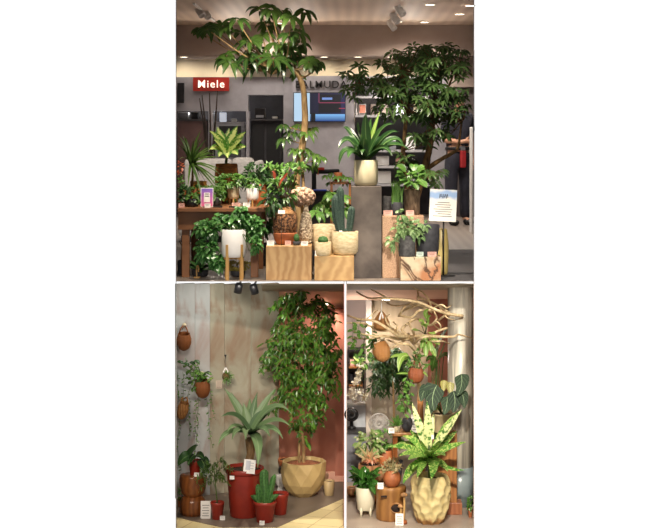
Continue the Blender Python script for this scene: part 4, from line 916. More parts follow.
# ================================================================ LOWER LEFT SET: agave and ficus before a panelled wall
LX2, RX2, RX3 = 176.4, 344.2, 346.3
m_tile = M('cream_floor_tile', srgb(214, 200, 154), srgb(204, 188, 142), 3, .35)
m_plank = wood('grey_plank_floor', srgb(132, 118, 104), srgb(104, 92, 82), 3, (.5, .1, 1), .5, 3, .03)
m_pinkfloor = M('pink_floor', srgb(226, 180, 160), srgb(218, 170, 150), 4, .4)
m_salmon = M('salmon_plaster', srgb(172, 112, 92), srgb(162, 104, 86), 3, .8)
m_soff2 = M('pale_pink_plaster', srgb(220, 182, 156), srgb(212, 172, 146), 3, .8)
m_ceil2 = M('grey_beige_plaster', srgb(170, 156, 136), srgb(158, 146, 128), 3, .8)
def tilefloor():
    m, nt, bs = newmat('cream_tile_grid'); tc = nd(nt, 'ShaderNodeTexCoord'); mp = nd(nt, 'ShaderNodeMapping'); mp.inputs['Rotation'].default_value = (0, 0, .35)
    bk = nd(nt, 'ShaderNodeTexBrick'); bk.offset = 0; bk.inputs['Scale'].default_value = 1; bk.inputs['Brick Width'].default_value = .24; bk.inputs['Row Height'].default_value = .24; bk.inputs['Mortar Size'].default_value = .004
    bk.inputs['Color1'].default_value = srgb(236, 220, 170); bk.inputs['Color2'].default_value = srgb(230, 214, 162); bk.inputs['Mortar'].default_value = srgb(186, 164, 112)
    nt.links.new(tc.outputs['Object'], mp.inputs[0]); nt.links.new(mp.outputs[0], bk.inputs['Vector']); nt.links.new(bk.outputs[0], bs.inputs['Base Color']); bs.inputs['Roughness'].default_value = .4; return m
# the two lower rooms are separated along a straight line
xg0, xg1 = X(RX2, 1), X(RX3, 1)
slab('floor', [(X(LX2, 1), 0), (xg0, 0), (xg0, Y(1.22)), (X(LX2, 1.22), Y(1.22))], -.004, 0, tilefloor())
def fpt(px, py): s = SF(py); return (X(px, s), Y(s))
slab('floor_planks', [fpt(176.6, 517), fpt(187, 520), fpt(222, 527.6), fpt(277, 527.6), fpt(344, 498.3), fpt(344, 482), fpt(LX2, 482)], .0, .003, m_plank)
slab('floor_pink', [fpt(318, 481.6), fpt(344, 481.6), fpt(344, 472), fpt(318, 472)], 0, .003, m_pinkfloor)
def wallseg(name, a, b, zt, mat, th=.03, z0=0, gap=0):
    """upright wall between two plan points, thickness behind"""
    a, b = Vector((a[0], a[1])), Vector((b[0], b[1])); d = (b - a).normalized(); n = Vector((-d.y, d.x)) * th
    if n.y < 0: n = -n
    m = MB(); m.prism([tuple(a), tuple(b), tuple(b + n), tuple(a + n)], z0, zt); return m.build(name, mat, kind='structure')
def concrete(name, c1, c2, c3):
    m, nt, bs = newmat(name); tc = nd(nt, 'ShaderNodeTexCoord'); mp = nd(nt, 'ShaderNodeMapping'); mp.inputs['Scale'].default_value = (1, 1, .55)
    n1 = nd(nt, 'ShaderNodeTexNoise'); n1.inputs['Scale'].default_value = 3; n1.inputs['Detail'].default_value = 8
    n2 = nd(nt, 'ShaderNodeTexNoise'); n2.inputs['Scale'].default_value = 5; n2.inputs['Detail'].default_value = 6; n2.inputs['Distortion'].default_value = .6
    nt.links.new(tc.outputs['Object'], mp.inputs[0])
    for n in (n1, n2): nt.links.new(mp.outputs[0], n.inputs['Vector'])
    c = mixc(nt, ramp(nt, n1.outputs[0], .35, .65), c1, c2)
    nt.links.new(mixc(nt, mth(nt, 'MULTIPLY', ramp(nt, n2.outputs[0], .47, .62), .85), c, c3), bs.inputs['Base Color']); bs.inputs['Roughness'].default_value = .6
    return m
m_conc = concrete('stained_panel', srgb(178, 174, 154), srgb(150, 145, 126), srgb(142, 116, 94))
m_conc2 = concrete('cool_stained_panel', srgb(188, 192, 190), srgb(164, 168, 166), srgb(160, 142, 134))
# angled wall of upright panels
def wp(px):  # plan point of the panelled wall at photo column px
    if px <= 210: f = (px - 176.4) / (210 - 176.4); s = 1.078 + f * .012
    else: f = (px - 210) / (279 - 210); s = 1.09 + f * .028
    return X(px, s), Y(s), s
edges = [176.4, 195, 210, 224.5, 251, 279]
for i, (a, b) in enumerate(zip(edges, edges[1:])):
    p0, p1 = wp(a), wp(b); e = .0012
    d = Vector((p1[0] - p0[0], p1[1] - p0[1])).normalized() * e
    zt = Z(283.6, (p0[2] + p1[2]) / 2)
    wallseg('wall_panel', (p0[0] + d.x, p0[1] + d.y), (p1[0] - d.x, p1[1] - d.y), zt, m_conc2 if b <= 210 else m_conc, .04)
p0, p1 = wp(176.4), wp(210); wallseg('wall_backing', (p0[0], p0[1] + .012), (p1[0], p1[1] + .012), Z(287, 1.08), m_darkmet, .02)
p0, p1 = wp(210), wp(279); wallseg('wall_backing', (p0[0], p0[1] + .012), (p1[0] - .01, p1[1] + .012), Z(288, 1.11), m_darkmet, .02)
wallseg('wall_back', (X(262, 1.165), Y(1.165)), (xg0, Y(1.165)), Z(290, 1.165), m_salmon)
wallseg('wall_pillar', (X(335, 1.15), Y(1.15)), (xg0, Y(1.15)), Z(309, 1.15), m_salmon, .1)
def slope(name, a0, a1, sf, yf_, sb, yb, mat, b0=None, b1=None, th=.004):
    b0 = a0 if b0 is None else b0; b1 = a1 if b1 is None else b1
    q = [P(a0, yf_, sf), P(a1, yf_, sf), P(b1, yb, sb), P(b0, yb, sb)]
    for i in (1, 2):
        if a1 == RX2: q[i].x = xg0
    for i in (0, 3):
        if a0 == RX3: q[i].x = xg1
    m = MB(); up = Vector((0, 0, th)); m.add(q + [v + up for v in q], [(0, 3, 2, 1), (4, 5, 6, 7), (0, 1, 5, 4), (1, 2, 6, 5), (2, 3, 7, 6), (3, 0, 4, 7)], flat=True)
    return m.build(name, mat, kind='structure')
slope('ceiling', 262, RX2, 1.0, 284, 1.125, 291.5, m_ceil2, 262, RX2)
slope('ceiling_soffit', 262, RX2, 1.126, 292, 1.163, 309, m_soff2)
sidewall('wall_left', LX2, 1.0, 1.08, 0, Z(284, 1.0), m_conc2, -1)
slab('wall_partition', [(xg0, 0), (xg0, Y(1.18)), (xg0 - .004, Y(1.18)), (xg0 - .004, 0)], 0, Z(284, 1.0), m_salmon)
sl = P(326, 303.5, 1.148); t = thing('ceiling_downlight', 'small oblong light on the pink soffit above the ficus', 'lamp', sl)
MB().box(sl + Vector((0, -.012, 0)), (.05, .012, .022)).build('rim', m_white, t); MB().box(sl + Vector((0, -.019, -.002)), (.04, .006, .016)).build('lamp_disc', m_lit, t)
for px, py, lab, aim in ((238.5, 288, 'left black spotlight at the top of the panelled wall', (-.2, .2, -1)), (254, 289, 'right black spotlight at the top of the panelled wall', (.25, .2, -1))):
    c = P(px, py, 1.07); t = track_spot('wall_spotlight', lab, px, py, 1.07, aim, m_black, .035, .085, Z(285.5, 1.07), m_black)
    MB().box(((c.x), c.y + .14, Z(285.2, 1.07)), (.014, .34, .012)).build('wall_arm', m_black, t)
# -- hanging baskets on the wall
def basket(name, lab, px, py, s, w_, h_, tilt, mat, hook=None, rot=0.0, handle=True, fol=None, back=None):
    c = P(px, py, s); t = thing(name, lab, 'basket', c, 'hanging baskets')
    Rt = Matrix.Rotation(rot, 3, 'Y') @ Matrix.Rotation(tilt, 3, 'X'); r = W(w_, s) / 2; h = W(h_, s)
    pr = [(1e-6, -h * .5), (.3 * r, -h * .49), (.7 * r, -h * .36), (.95 * r, -h * .1), (1.0 * r, h * .15), (.86 * r, h * .42), (.8 * r, h * .5), (.74 * r, h * .49), (.8 * r, h * .2), (.7 * r, h * .12), (1e-6, h * .12)]
    MB().lathe(dense(pr, 3), c, 30, rot=Rt).build('basket_body', mat, t)
    MB().lathe([(.76 * r, h * .24), (.3 * r, h * .3), (1e-6, h * .3)], c, 18, rot=Rt).build('soil', m_soil, t)
    top = c + Rt @ Vector((0, 0, h * .5))
    if hook:
        hk = P(hook[0], hook[1], back or s + .004)
        if handle: MB().tube([top + Vector((-r * .6, 0, 0)), top + Vector((-r * .35, 0, h * .3)), hk, top + Vector((r * .35, 0, h * .3)), top + Vector((r * .6, 0, 0))], .006, 7, sm=4).build('handle', mat, t)
        MB().tube([hk + Vector((0, .05, 0)), hk + Vector((0, -.008, 0))], .006, 7, sm=0).ball(hk + Vector((0, -.012, .004)), .02, 10, 7).build('hook', m_cream, t)
    if fol: fol(t, top)
    return t
SWL = 1.075
basket('hanging_basket', 'rounded brown wall basket with a rope handle, highest on the left wall', 184, 342, 1.07, 15, 18, .25, m_rattan, (184.5, 325.5), back=1.079)
def fol2(t, top):
    m = MB(); b = MB(); random.seed(70); rr = R(70)
    for tip in ((180, 362), (184, 363), (192, 364), (196, 361), (206, 374), (189, 378), (187, 385), (213, 379), (208, 372), (192, 390), (190, 372), (199, 368)):
        e = P(tip[0], tip[1], 1.068 + rr.uniform(-.006, .006)); q = (top + e) / 2 + Vector((0, -.02, .03)); b.tube([top, q, e], .003, 5)
        for k_ in range(7):
            c = top.lerp(e, .3 + k_ * .11) + rv(rr, .018); o = (rv(rr, 1) + Vector((0, -.6, 0))).normalized(); m.leaf(c, c + o * .02, c + o * .045, .024, 'oval', 4, .15)
    b.build('stem', m_stem, t); m.build('foliage', l_mid, t)
    m = MB()
    for x, y in ((179, 362), (185, 364), (191, 363), (195.5, 361.5), (207, 373)): bl(m, 1.066, (x + 4, y + 2), (x + 2, y - 1), (x - 2, y), 4.4, 0, 'oval')
    m.build('dark_leaf', l_dark, t)
    m = MB(); bl(m, 1.065, (207, 382), (210, 378), (214, 378), 2.6, 0, 'oval'); m.build('pale_leaf', l_light, t)
basket('hanging_basket', 'brown wall basket full of trailing leafy stems, second on the left wall', 202.5, 389, 1.07, 16, 19, .2, m_rattan, (202, 374), rot=-.1, handle=False, fol=fol2, back=1.084)
basket('hanging_basket', 'lighter striped wall basket, lowest on the left wall edge', 182.5, 411, 1.07, 11.5, 18, .25, wood('light_rattan', srgb(196, 140, 80), srgb(140, 86, 42), 60, (.25, .25, 1), .6, 2, .5), (182, 400), rot=.25, back=1.079)
# trailing vines as one plant below the baskets
t = thing('trailing_vine', 'thin trailing vines hanging down the left wall between the baskets', 'vine', P(190, 374, 1.077))
lv, st = MB(), MB(); random.seed(71); rr = R(71)
for a, b in (((199, 396), (194, 452)), ((206, 396), (213, 448)), ((190, 385), (185, 405)), ((179, 372), (179, 470)), ((183, 372), (182, 405)), ((209, 380), (214, 420)), ((196, 398), (198, 430)), ((190, 398), (189, 436))):
    q = [P(a[0] + (b[0] - a[0]) * k_ / 4 + rr.uniform(-1.5, 1.5), a[1] + (b[1] - a[1]) * k_ / 4, 1.074) for k_ in range(5)]
    if a[0] < 185: q[-1].x += .01
    vine(lv, st, q, .026, .014, rr, .024)
st.build('stem', m_stem, t); lv.build('foliage', l_mid, t)
# little mounted air plant
t = thing('air_plant', 'small wiry plant hung by a white clip on the panelled wall', 'plant', P(226.5, 376, 1.09))
MB().tube([P(225.5, 356, 1.092), P(226, 369, 1.088)], .002, 5, sm=0).ball(P(225.5, 355.5, 1.092), .009, 8, 6).build('cord', m_darkmet, t)
MB().box(P(224.4, 370, 1.086), (.012, .008, .045), mat=Matrix.Rotation(.45, 3, 'Y')).box(P(227, 370, 1.086), (.012, .0081, .045), mat=Matrix.Rotation(-.45, 3, 'Y')).build('white_clip', m_card, t)
MB().ball(P(226, 376.5, 1.088), .035, 12, 8, 0, (1, .8, 1.1)).build('moss_ball', M('moss', srgb(120, 92, 54), srgb(70, 66, 36), 90, .95, bump=.8), t)
m = MB(); random.seed(72); rr = R(72)
for i in range(40):
    d = (rv(rr) + Vector((.5, -.3, 0))).normalized(); c = P(227, 376.5, 1.086); m.leaf(c + d * .02, c + d * .045, c + d * .075 - Vector((0, 0, .012)), .008, 'lance', 4)
m.build('foliage', l_mid, t)
t = thing('wall_label', 'small faint printed card on the wall below the air plant', 'card', P(219, 388.5, 1.091))
MB().box(P(219, 384.5, 1.0925), (W(6.4, 1.09), .003, W(8, 1.09))).build('card_sheet', M('beige_card', srgb(206, 190, 172)), t)
m = MB()
for y in (382, 384, 386, 387.5): m.box(P(219, y, 1.0923), (W(4.6, 1.09), .002, W(.6, 1.09)))
m.build('printed_lines', M('faint_ink', srgb(160, 140, 124)), t)
# -- things on the floor
def fs(py, rb): # depth of a base whose front edge shows at row py
    return SF(py) + rb * U / D0
s = fs(517.5, 12); o = on(193, s, 0); t = thing('drum_stool', 'polished brown wooden stool of two stacked rounded drums', 'stool', o)
hs = [(11.2, 0), (13, 3), (13.5, 9), (12.5, 15), (9.4, 19.2)]; hs2 = [(9.4, 0), (11.6, 3), (13.4, 10), (13.6, 17), (13.2, 20), (12.9, 20.6)]
MB().lathe([(1e-6, 0)] + dense([(W(a, s), W(b, s)) for a, b in hs], 4) + [(1e-6, W(19.2, s))], o, 40).build('lower_drum', m_stool, t)
MB().lathe([(1e-6, 0)] + dense([(W(a, s), W(b, s)) for a, b in hs2], 4) + [(1e-6, W(20.6, s))], o + Vector((0, 0, W(19.2, s))), 40).build('upper_drum', m_stool, t)
ztop = W(39.9, s)
o = on(195, s, ztop); t = thing('arrowhead_plant', 'big dark arrow-shaped leaves in a small red pot on the drum stool', 'plant', o)
p, so = pot(t, o, W(13.5, s), W(14.5, s), m_redpot, 'taper', rfun=None)
m = MB(); b = MB(); random.seed(74)
for tip, c, w_, rt in (((177.8, 466), (184, 455), 14, (191, 456)), ((198, 445), (192, 450), 13, (187, 459)), ((204, 460), (200, 452), 10, (195, 457)), ((205, 478), (206, 462), 13, (200, 459)), ((188, 466), (190, 456), 9, (195, 455))):
    b.tube([so, P(rt[0] * .5 + 97, 466, s - .003), P(rt[0], rt[1], s - .006)], .004, 6); bl(m, s - .006, rt, c, tip, w_, -.008, 'heart', fold=.2)
b.build('stem', m_stem, t); m.build('foliage', l_dark, t)
card(196.5, 0, 5, 3.6, s - .006, ztop, 'white price card on the drum stool edge', m_card)
s = SF(519); t = card(205.5, 0, 10, 17, s, .003, 'tall white info card leaning against the drum stool', m_card, .2, 'info_card')
s = fs(521, 7); o = on(217.3, s, .003); t = thing('fern_pot', 'slender feathery fern rising from a small red pot', 'plant', o)
p, so = pot(t, o, W(14, s), W(17, s), m_redpot, 'taper'); b = MB(); m = MB(); random.seed(75); rr = R(75)
b.tube([so, P(216, 490, s), P(215, 478, s), P(214, 462, s)], [.006, .003], 7)
for a, tip in (((214, 476), (196, 481)), ((214, 473), (232, 470)), ((214, 470), (205, 465)), ((214.5, 480), (230, 485)), ((214, 482), (200, 489)), ((214, 467), (226, 462)), ((214, 478), (224, 478)), ((214, 472), (201, 473))):
    q0, q1 = P(*a, s), P(*tip, s - .004); mid = (q0 + q1) / 2 + Vector((0, 0, .03)); cv = smooth_curve([q0, mid, q1], 7); b.tube([q0, mid, q1], .002, 5)
    for i, c in enumerate(cv[1:]):
        for sg in (1, -1):
            for k_ in range(2):
                e = c + Vector((rr.uniform(-.012, .012), -.02 * sg, .014 * sg + rr.uniform(-.012, .012))) * 2.2; m.leaf(c, (c + e) / 2, e, .013, 'lance', 3)
b.build('stem', m_stem, t); m.build('foliage', leafmat('fern_leaf', g(104, 140, 66), g(140, 172, 94)), t)
card(222.5, 0, 5, 4, SF(520.5), .003, 'white price card before the small red fern pot', m_card)
s = fs(508, 4); o = on(180.5, s, .003); t = thing('pot_plant', 'tiny green plant in an orange pot at the far left floor', 'plant', o)
p, so = pot(t, o, W(6.5, s), W(9, s), m_orange, 'taper'); m = MB(); random.seed(76); bush(m, so + Vector((.01, 0, .04)), (.035, .04, .05), 90, .03, .016, R(76), 'oval'); m.build('foliage', l_mid, t)
# big red planter with agave
s = fs(519.5, 15); o = on(244.5, s, .003); t = thing('agave_planter', 'tall agave with broad grey-green leaves in a big glossy red planter', 'plant', o)
p, so = pot(t, o, W(38, s), W(48, s), m_redpot, [(.74, 0), (.76, .015), (.93, .88), (.94, .9), (1.0, .905), (1.02, .94), (1.02, 1)], .08, sd=.06, seg=44)
MB().tube([so, P(250.5, 455, s), P(250, 438, s)], [W(4, s), W(4, s), W(5, s)], 12).build('trunk', m_bark, t)
m = MB(); random.seed(77)
AG = [((224, 388), (236, 402), 12, .012), ((231, 392), (240, 410), 12, .02), ((257.5, 392), (252, 412), 13, .015), ((275.5, 388), (262, 406), 13, .012), ((221, 417), (236, 408), 13, -.02), ((218, 446), (224, 426), 11, -.03), ((291.5, 413.5), (272, 392), 11, -.01), ((290, 426), (276, 412), 11, -.02), ((283, 439), (274, 420), 11, -.03), ((257.5, 468), (262, 436), 15, -.05), ((232, 440), (236, 424), 12, -.045), ((246, 440), (244, 424), 12, -.05), ((266, 410), (258, 414), 14, .0), ((243, 402), (246, 416), 13, .005), ((270, 437), (264, 422), 12, -.045), ((227, 432), (234, 420), 10, -.03), ((286, 404), (268, 404), 11, .02), ((250, 398), (249, 414), 12, .03)]
for tip, c, w_, ds in AG: bl(m, s, (250.5, 434), c, tip, w_ * .82, ds, 'agave', fold=.5, seg=10)
m.build('foliage', l_agave, t)
t = thing('info_card', 'white information card standing on the soil of the big red planter', 'card', on(249.5, s - .004, so.z + .004))
k = U * s; Ri = Matrix.Rotation(-.12, 3, 'X') @ Matrix.Rotation(.1, 3, 'Y'); c = on(249.5, s - .0125, so.z + .008 + 6.8 * k)
MB().box(c, (11.5 * k, .004, 13.6 * k), mat=Ri).build('card_sheet', m_card, t); m = MB()
m.box(c + Ri @ Vector((-.012, -.003, .01)), (4.5 * k, .001, 9 * k), mat=Ri)
for i in range(3): m.box(c + Ri @ Vector((.018, -.003, .03 - i * .022)), (4 * k, .001, .006), mat=Ri)
m.build('printed_panel', M('grey_print', srgb(196, 198, 204)), t)
t = thing('price_card', 'tiny white price label on the big red planter rim', 'card', P(232, 480, s - .0135)); MB().box(P(232, 477.6, s - .0122), (4.6 * k, .004, 3.6 * k)).build('card_sheet', m_card, t)
# cactus pot
s = fs(524, 9); o = on(264.8, s, .003); t = thing('cactus_pot', 'dark green branching cactus in a small red pot before the big planter', 'plant', o)
p, so = pot(t, o, W(23, s), W(20.5, s), m_redpot, 'taper', soil=M('sandy_gravel', srgb(200, 170, 120), srgb(160, 130, 86), 120, .95, bump=.6))
def padarm(mb, pts, r, n=4): ribbed(mb, [P(a, b, s) for a, b in pts], W(r, s), n, 32)
for pts, r_ in (([(265, 503), (264.5, 490), (264, 478), (264.5, 469)], 3.6), ([(268, 503), (270, 494), (272, 484), (274.5, 474)], 2.3), ([(259, 503), (258.5, 494), (258, 484)], 2.2), ([(258, 502), (255, 497), (254, 495)], 3), ([(270, 502), (274, 497), (276, 494)], 2.8)):
    m = MB(); padarm(m, pts, r_); m.build('cactus_arm', m_cactus2, t)
card(262, 0, 5, 4, SF(525.5), .003, 'white price card before the small red cactus pot', m_card)
s = fs(516.5, 9); o = on(280, s, .003); t = thing('planter', 'empty small red pot to the right of the cactus pot', 'pot', o)
pot(t, o, W(17.5, s), W(21, s), m_redpot, 'taper')
# ficus
s = fs(501.5, 8) + .012; o = on(303.5, s, .003); t = thing('ficus_tree', 'leafy weeping fig tree in a large faceted khaki planter', 'tree', o)
m = MB(); seg = 11; rr = R(80)
rows = [(10.5, 0), (17, 5), (21.3, 13.5), (23, 23.5), (22.2, 34.5)]
vs = []; fsx = []
for j, (r_, z_) in enumerate(rows):
    for i in range(seg):
        a = 2 * PI * (i + .5 * (j % 2)) / seg + rr.uniform(-.08, .08); q = W(r_, s) * rr.uniform(.97, 1.03)
        vs.append(o + Vector((q * math.cos(a), q * math.sin(a), W(z_ + (rr.uniform(-1.2, 1.2) if 0 < j < 4 else 0), s))))
for j in range(4):
    for i in range(seg):
        a, b, c, d = j * seg + i, j * seg + (i + 1) % seg, (j + 1) * seg + (i + 1) % seg, (j + 1) * seg + i
        fsx += [(a, b, c), (a, c, d)] if j % 2 else [(a, b, d), (b, c, d)]
fsx.append(tuple(range(seg - 1, -1, -1)))
m.add(vs, fsx, flat=True)
inner = []; top = vs[-seg:]
ib = len(m.v)
for v in top: inner.append(o + (v - o) * .9 + Vector((0, 0, (v - o).z * .1)))
for v in top: inner.append(o + Vector(((v - o).x * .8, (v - o).y * .8, W(30, s))))
tb = 4 * seg
m.v += inner; m.t += [.5] * len(inner)
for i in range(seg):
    i2 = (i + 1) % seg
    for f in ((tb + i, tb + i2, ib + i2, ib + i), (ib + i, ib + i2, ib + seg + i2, ib + seg + i)):
        m.flat.add(len(m.f)); m.f.append(f); m.m.append(0); m.uv.append(None)
m.build('pot', M('khaki_matt', srgb(186, 160, 108), srgb(174, 148, 98), 8, .55), t)
MB().lathe([(W(19, s), W(31.5, s)), (W(10, s), W(32.5, s)), (1e-6, W(33, s))], o, 24).build('soil', M('bark_chips', srgb(180, 112, 76), srgb(120, 70, 44), 90, .95, bump=.8), t)
so = o + Vector((0, 0, W(31.5, s)))
for pts, r0 in (([(303, 472), (303.5, 450), (301, 425), (302.5, 402), (299, 375), (302, 345), (300, 318)], 2.0), ([(300.5, 472), (299, 455), (300.5, 430), (304, 408), (306, 385), (312, 360), (316, 335)], 1.5), ([(299, 375), (288, 358), (281, 340)], 1.3), ([(306, 385), (322, 372), (332, 362)], 1.2), ([(301, 405), (290, 398), (283, 392)], .9)):
    MB().tube([P(a, b_, s) for a, b_ in pts], [W(r0, s), W(r0 * .8, s), W(r0 * .4, s)], 9, sm=5).build('trunk', m_palebark, t)
m = MB(); b = MB(); random.seed(81); rr = R(81)
for cx, cy, rx, ry, n in ((299, 318, 29, 25, 66), (305, 352, 38, 28, 95), (282, 345, 15, 28, 32), (326, 350, 17, 24, 34), (293, 380, 22, 18, 36), (318, 375, 20, 14, 26), (300, 299, 22, 10, 26), (286, 397, 15, 12, 16), (312, 398, 16, 9, 16), (309, 420, 12, 9, 10), (290, 430, 8, 6, 4), (332, 318, 8, 16, 10), (316, 404, 10, 14, 8)):
    for i in range(int(n * .95)):
        a = rr.uniform(0, 6.28); q = math.sqrt(rr.random()); px, py = cx + math.cos(a) * q * rx, cy + math.sin(a) * q * ry
        c = P(px, py, s + rr.uniform(-.022, .014)); d = Vector((rr.uniform(-1, 1), rr.uniform(-1, .6), rr.uniform(-.6, .3))).normalized()
        e = c + d * W(13, s) - Vector((0, 0, W(5, s)))
        if proj(e)[0] > 343 or proj(c)[0] > 342: continue
        b.tube([c, (c + e) / 2 + Vector((0, 0, .02)), e], [.003, .0015], 5, sm=2)
        for k_ in range(10):
            p_ = c.lerp(e, k_ / 9) + Vector((0, 0, .018 * math.sin(PI * k_ / 9))); od = (Vector((rr.uniform(-1, 1), rr.uniform(-1, .5), rr.uniform(-1.1, .2)))).normalized(); l = W(rr.uniform(4.5, 7), s)
            q_ = p_ + od * l - Vector((0, 0, l * .3))
            if proj(q_)[0] > 343.5: continue
            m.leaf(p_, p_ + od * l * .5, q_, W(2.5, s), 'lance', 3, .25)
b.build('twig', m_bark, t); m.build('foliage', l_ficus, t)
# small pots round the ficus
s = fs(492, 5); o = on(281, s, .003); t = thing('urn_pot', 'small white footed urn left of the faceted planter', 'pot', o)
pot(t, o, W(11, s), W(15.5, s), m_white, [(.7, 0), (.72, .06), (.55, .2), (.55, .3), (.95, .5), (1, .85), (.9, 1)], .12)
s = 1.116; o = on(287, s, W(24, s)); t = thing('clay_bowl', 'orange clay bowl on a low dark block behind the ficus planter', 'pot', on(287, s, W(20.2, s) + .004))
pot(t, on(287, s, W(20.2, s) + .004), W(18, s), W(7, s), m_orange, 'bowl')
solo(MB().box(on(287, s, W(10, s) + .003), (W(16, s), .1, W(20, s))).build('display_block', m_counter, bevel=.004), 'low dark block behind the ficus planter', 'block')
s = fs(496.5, 5); o = on(329, s, .003); t = thing('planter', 'small empty beige pot right of the faceted planter', 'pot', o); pot(t, o, W(11.5, s), W(14.5, s), M('beige_pot', srgb(176, 152, 110)), 'cone')
s = fs(486, 5); o = on(324.5, s, .003); t = thing('planter', 'small pale pot standing behind the empty beige pot', 'pot', o); pot(t, o, W(8.5, s), W(11, s), M('rosy_beige_pot', srgb(190, 150, 122)), 'cone')
# ================================================================ LOWER RIGHT SET: driftwood, baskets and marbled plant
m_stonefloor = M('grey_beige_floor', srgb(180, 164, 150), srgb(164, 148, 134), 3, .35)
m_mauve = M('mauve_plaster', srgb(206, 186, 176), srgb(198, 178, 168), 3, .8)
m_postw = M('pale_post', srgb(214, 200, 186), srgb(206, 192, 178), 3, .6)
m_beige = wood('pleated_beige_panel', srgb(190, 172, 144), srgb(176, 156, 128), 6, (1, .02, .01), .7, .6, .05)
m_glassgrey = M('grey_beige_panel', srgb(172, 160, 142), srgb(158, 146, 128), 4, .4)
slab('floor', [(xg1, 0), (X(RX, 1), 0), (X(RX, 1.22), Y(1.22)), (xg1, Y(1.22))], -.004, 0, m_stonefloor)
slab('wall_partition', [(xg1, 0), (xg1, Y(1.18)), (xg1 + .004, Y(1.18)), (xg1 + .004, 0)][::-1], 0, Z(284, 1.0), m_mauve)
sidewall('wall_right', RX, 1.0, 1.2, 0, Z(284, 1.0), m_mauve, 1)
SB = 1.17; zb_ = 0
wallseg('wall_back', (xg1, Y(1.19)), (X(367, 1.19), Y(1.19)), Z(292, 1.19), m_mauve)
wallseg('wall_post', (X(366, 1.165), Y(1.165)), (X(371.6, 1.165), Y(1.165)), Z(292, 1.165), m_postw, .08)
wallseg('wall_panel', (X(371.6, SB), Y(SB)), (X(430, SB), Y(SB)), Z(372, SB), m_glassgrey, .03)
wallseg('wall_panel', (X(371.6, SB), Y(SB)), (X(430, SB), Y(SB)), Z(290, SB), m_beige, .03, Z(371.8, SB))
wallseg('wall_return', (X(428, 1.15), Y(1.15)), (X(474, 1.15), Y(1.15)), Z(297, 1.15), m_salmon, .04)
slope('ceiling', RX3, RX, 1.0, 284, 1.1, 290, m_ceil2, RX3, RX)
slope('ceiling_soffit', RX3, RX, 1.1, 290, 1.155, 300, m_soff2, RX3, RX)
slope('ceiling_soffit', RX3, 432, 1.155, 300, 1.19, 303, m_soff2, RX3, 432) if False else None
def colmat():
    m, nt, bs = newmat('silver_veneer'); tc = nd(nt, 'ShaderNodeTexCoord'); mp = nd(nt, 'ShaderNodeMapping'); mp.inputs['Scale'].default_value = (1, 1, .12)
    n = nd(nt, 'ShaderNodeTexNoise'); n.inputs['Scale'].default_value = 16; n.inputs['Detail'].default_value = 6; n.inputs['Distortion'].default_value = 1.0
    nt.links.new(tc.outputs['Object'], mp.inputs[0]); nt.links.new(mp.outputs[0], n.inputs['Vector'])
    nt.links.new(mixc(nt, ramp(nt, n.outputs[0], .38, .62), srgb(220, 214, 196), srgb(160, 154, 142)), bs.inputs['Base Color']); bs.inputs['Roughness'].default_value = .28; return m
sc_ = 1.062
MB().lathe([(W(12.6, sc_), 0), (W(12.6, sc_), Z(284.5, sc_))], on(460.3, sc_, 0), 56).build('column', colmat(), kind='structure')
MB().lathe([(W(12.9, sc_), 0), (W(12.9, sc_), Z(466, sc_)), (W(12.6, sc_), Z(466, sc_))], on(460.3, sc_, 0.001), 56).build('trim_column', M('blue_grey_sleeve', srgb(150, 162, 164), srgb(132, 146, 150), 6, .25), kind='structure')
sl = P(386, 297.5, 1.142); t = thing('ceiling_downlight', 'round bright light in the soffit above the driftwood', 'lamp', sl)
MB().lathe([(1e-6, 0), (.046, 0), (.05, .01), (1e-6, .012)], sl + Vector((0, -.004, -.012)), 20, rot=Matrix.Rotation(.15, 3, 'X')).build('rim', m_white, t); MB().lathe([(1e-6, -.004), (.04, -.004), (.04, .004)], sl + Vector((0, -.004, -.014)), 20, rot=Matrix.Rotation(.15, 3, 'X')).build('lamp_disc', m_lit, t)
# -- far left: shop furniture seen through
t = thing('white_cabinet', 'white cabinet behind the black fan at the left edge', 'cabinet', on(356, 1.165, 0))
fbox(MB(), 347, 365.5, 405.5, CY + 398 / 1.16, 1.16, .2).build('body', M('cool_white', srgb(206, 210, 216)), t); fbox(MB(), 346.8, 365.8, 403.8, 405.4, 1.158, .22).build('worktop', m_white, t)
t = thing('grey_counter', 'low grey counter carrying the black fan', 'counter', on(356, 1.14, 0))
fbox(MB(), 346.8, 366, 434, CY + 398 / 1.13, 1.13, .2).build('body', M('slate_grey', srgb(120, 120, 128), srgb(108, 108, 116), 8, .6), t)
fbox(MB(), 346.8, 366.2, 431.8, 433.8, 1.128, .22).build('worktop', m_counter, t)
t = thing('wall_shelf', 'dark framed wall shelf with brown boards at the left', 'shelf', P(354, 386, 1.185))
for y in (350, 367, 385): fbox(MB(), 347.6, 364, y, y + 1.4, 1.17, .2).build('shelf_board', m_post if y != 350 else m_darkmet, t)
for x in (347.6, 363): fbox(MB(), x, x + 1, 349, 388, 1.169, .22).build('upright', m_darkmet, t)
fbox(MB(), 348, 363, 350, 386, 1.187, .01).build('back_panel', M('shelf_back', srgb(150, 140, 136)), t)
for x0, x1, y0, y1, mt, lab, nm in ((350, 354, 360, 366.9, m_pinkcard, 'pink box on the upper brown shelf board', 'box'), (356, 361, 358.5, 366.9, m_white, 'white box on the upper brown shelf board', 'box'), (349.5, 353, 374, 384.9, m_darkpot, 'dark bottle on the lower brown shelf board', 'bottle'), (355, 361, 372, 384.9, m_steel, 'grey tin on the lower brown shelf board', 'tin')):
    t = thing(nm, lab, nm, P((x0 + x1) / 2, y1, 1.175)); fbox(MB(), x0, x1, y0, y1, 1.174, .08).build('casing', mt, t, bevel=.004)
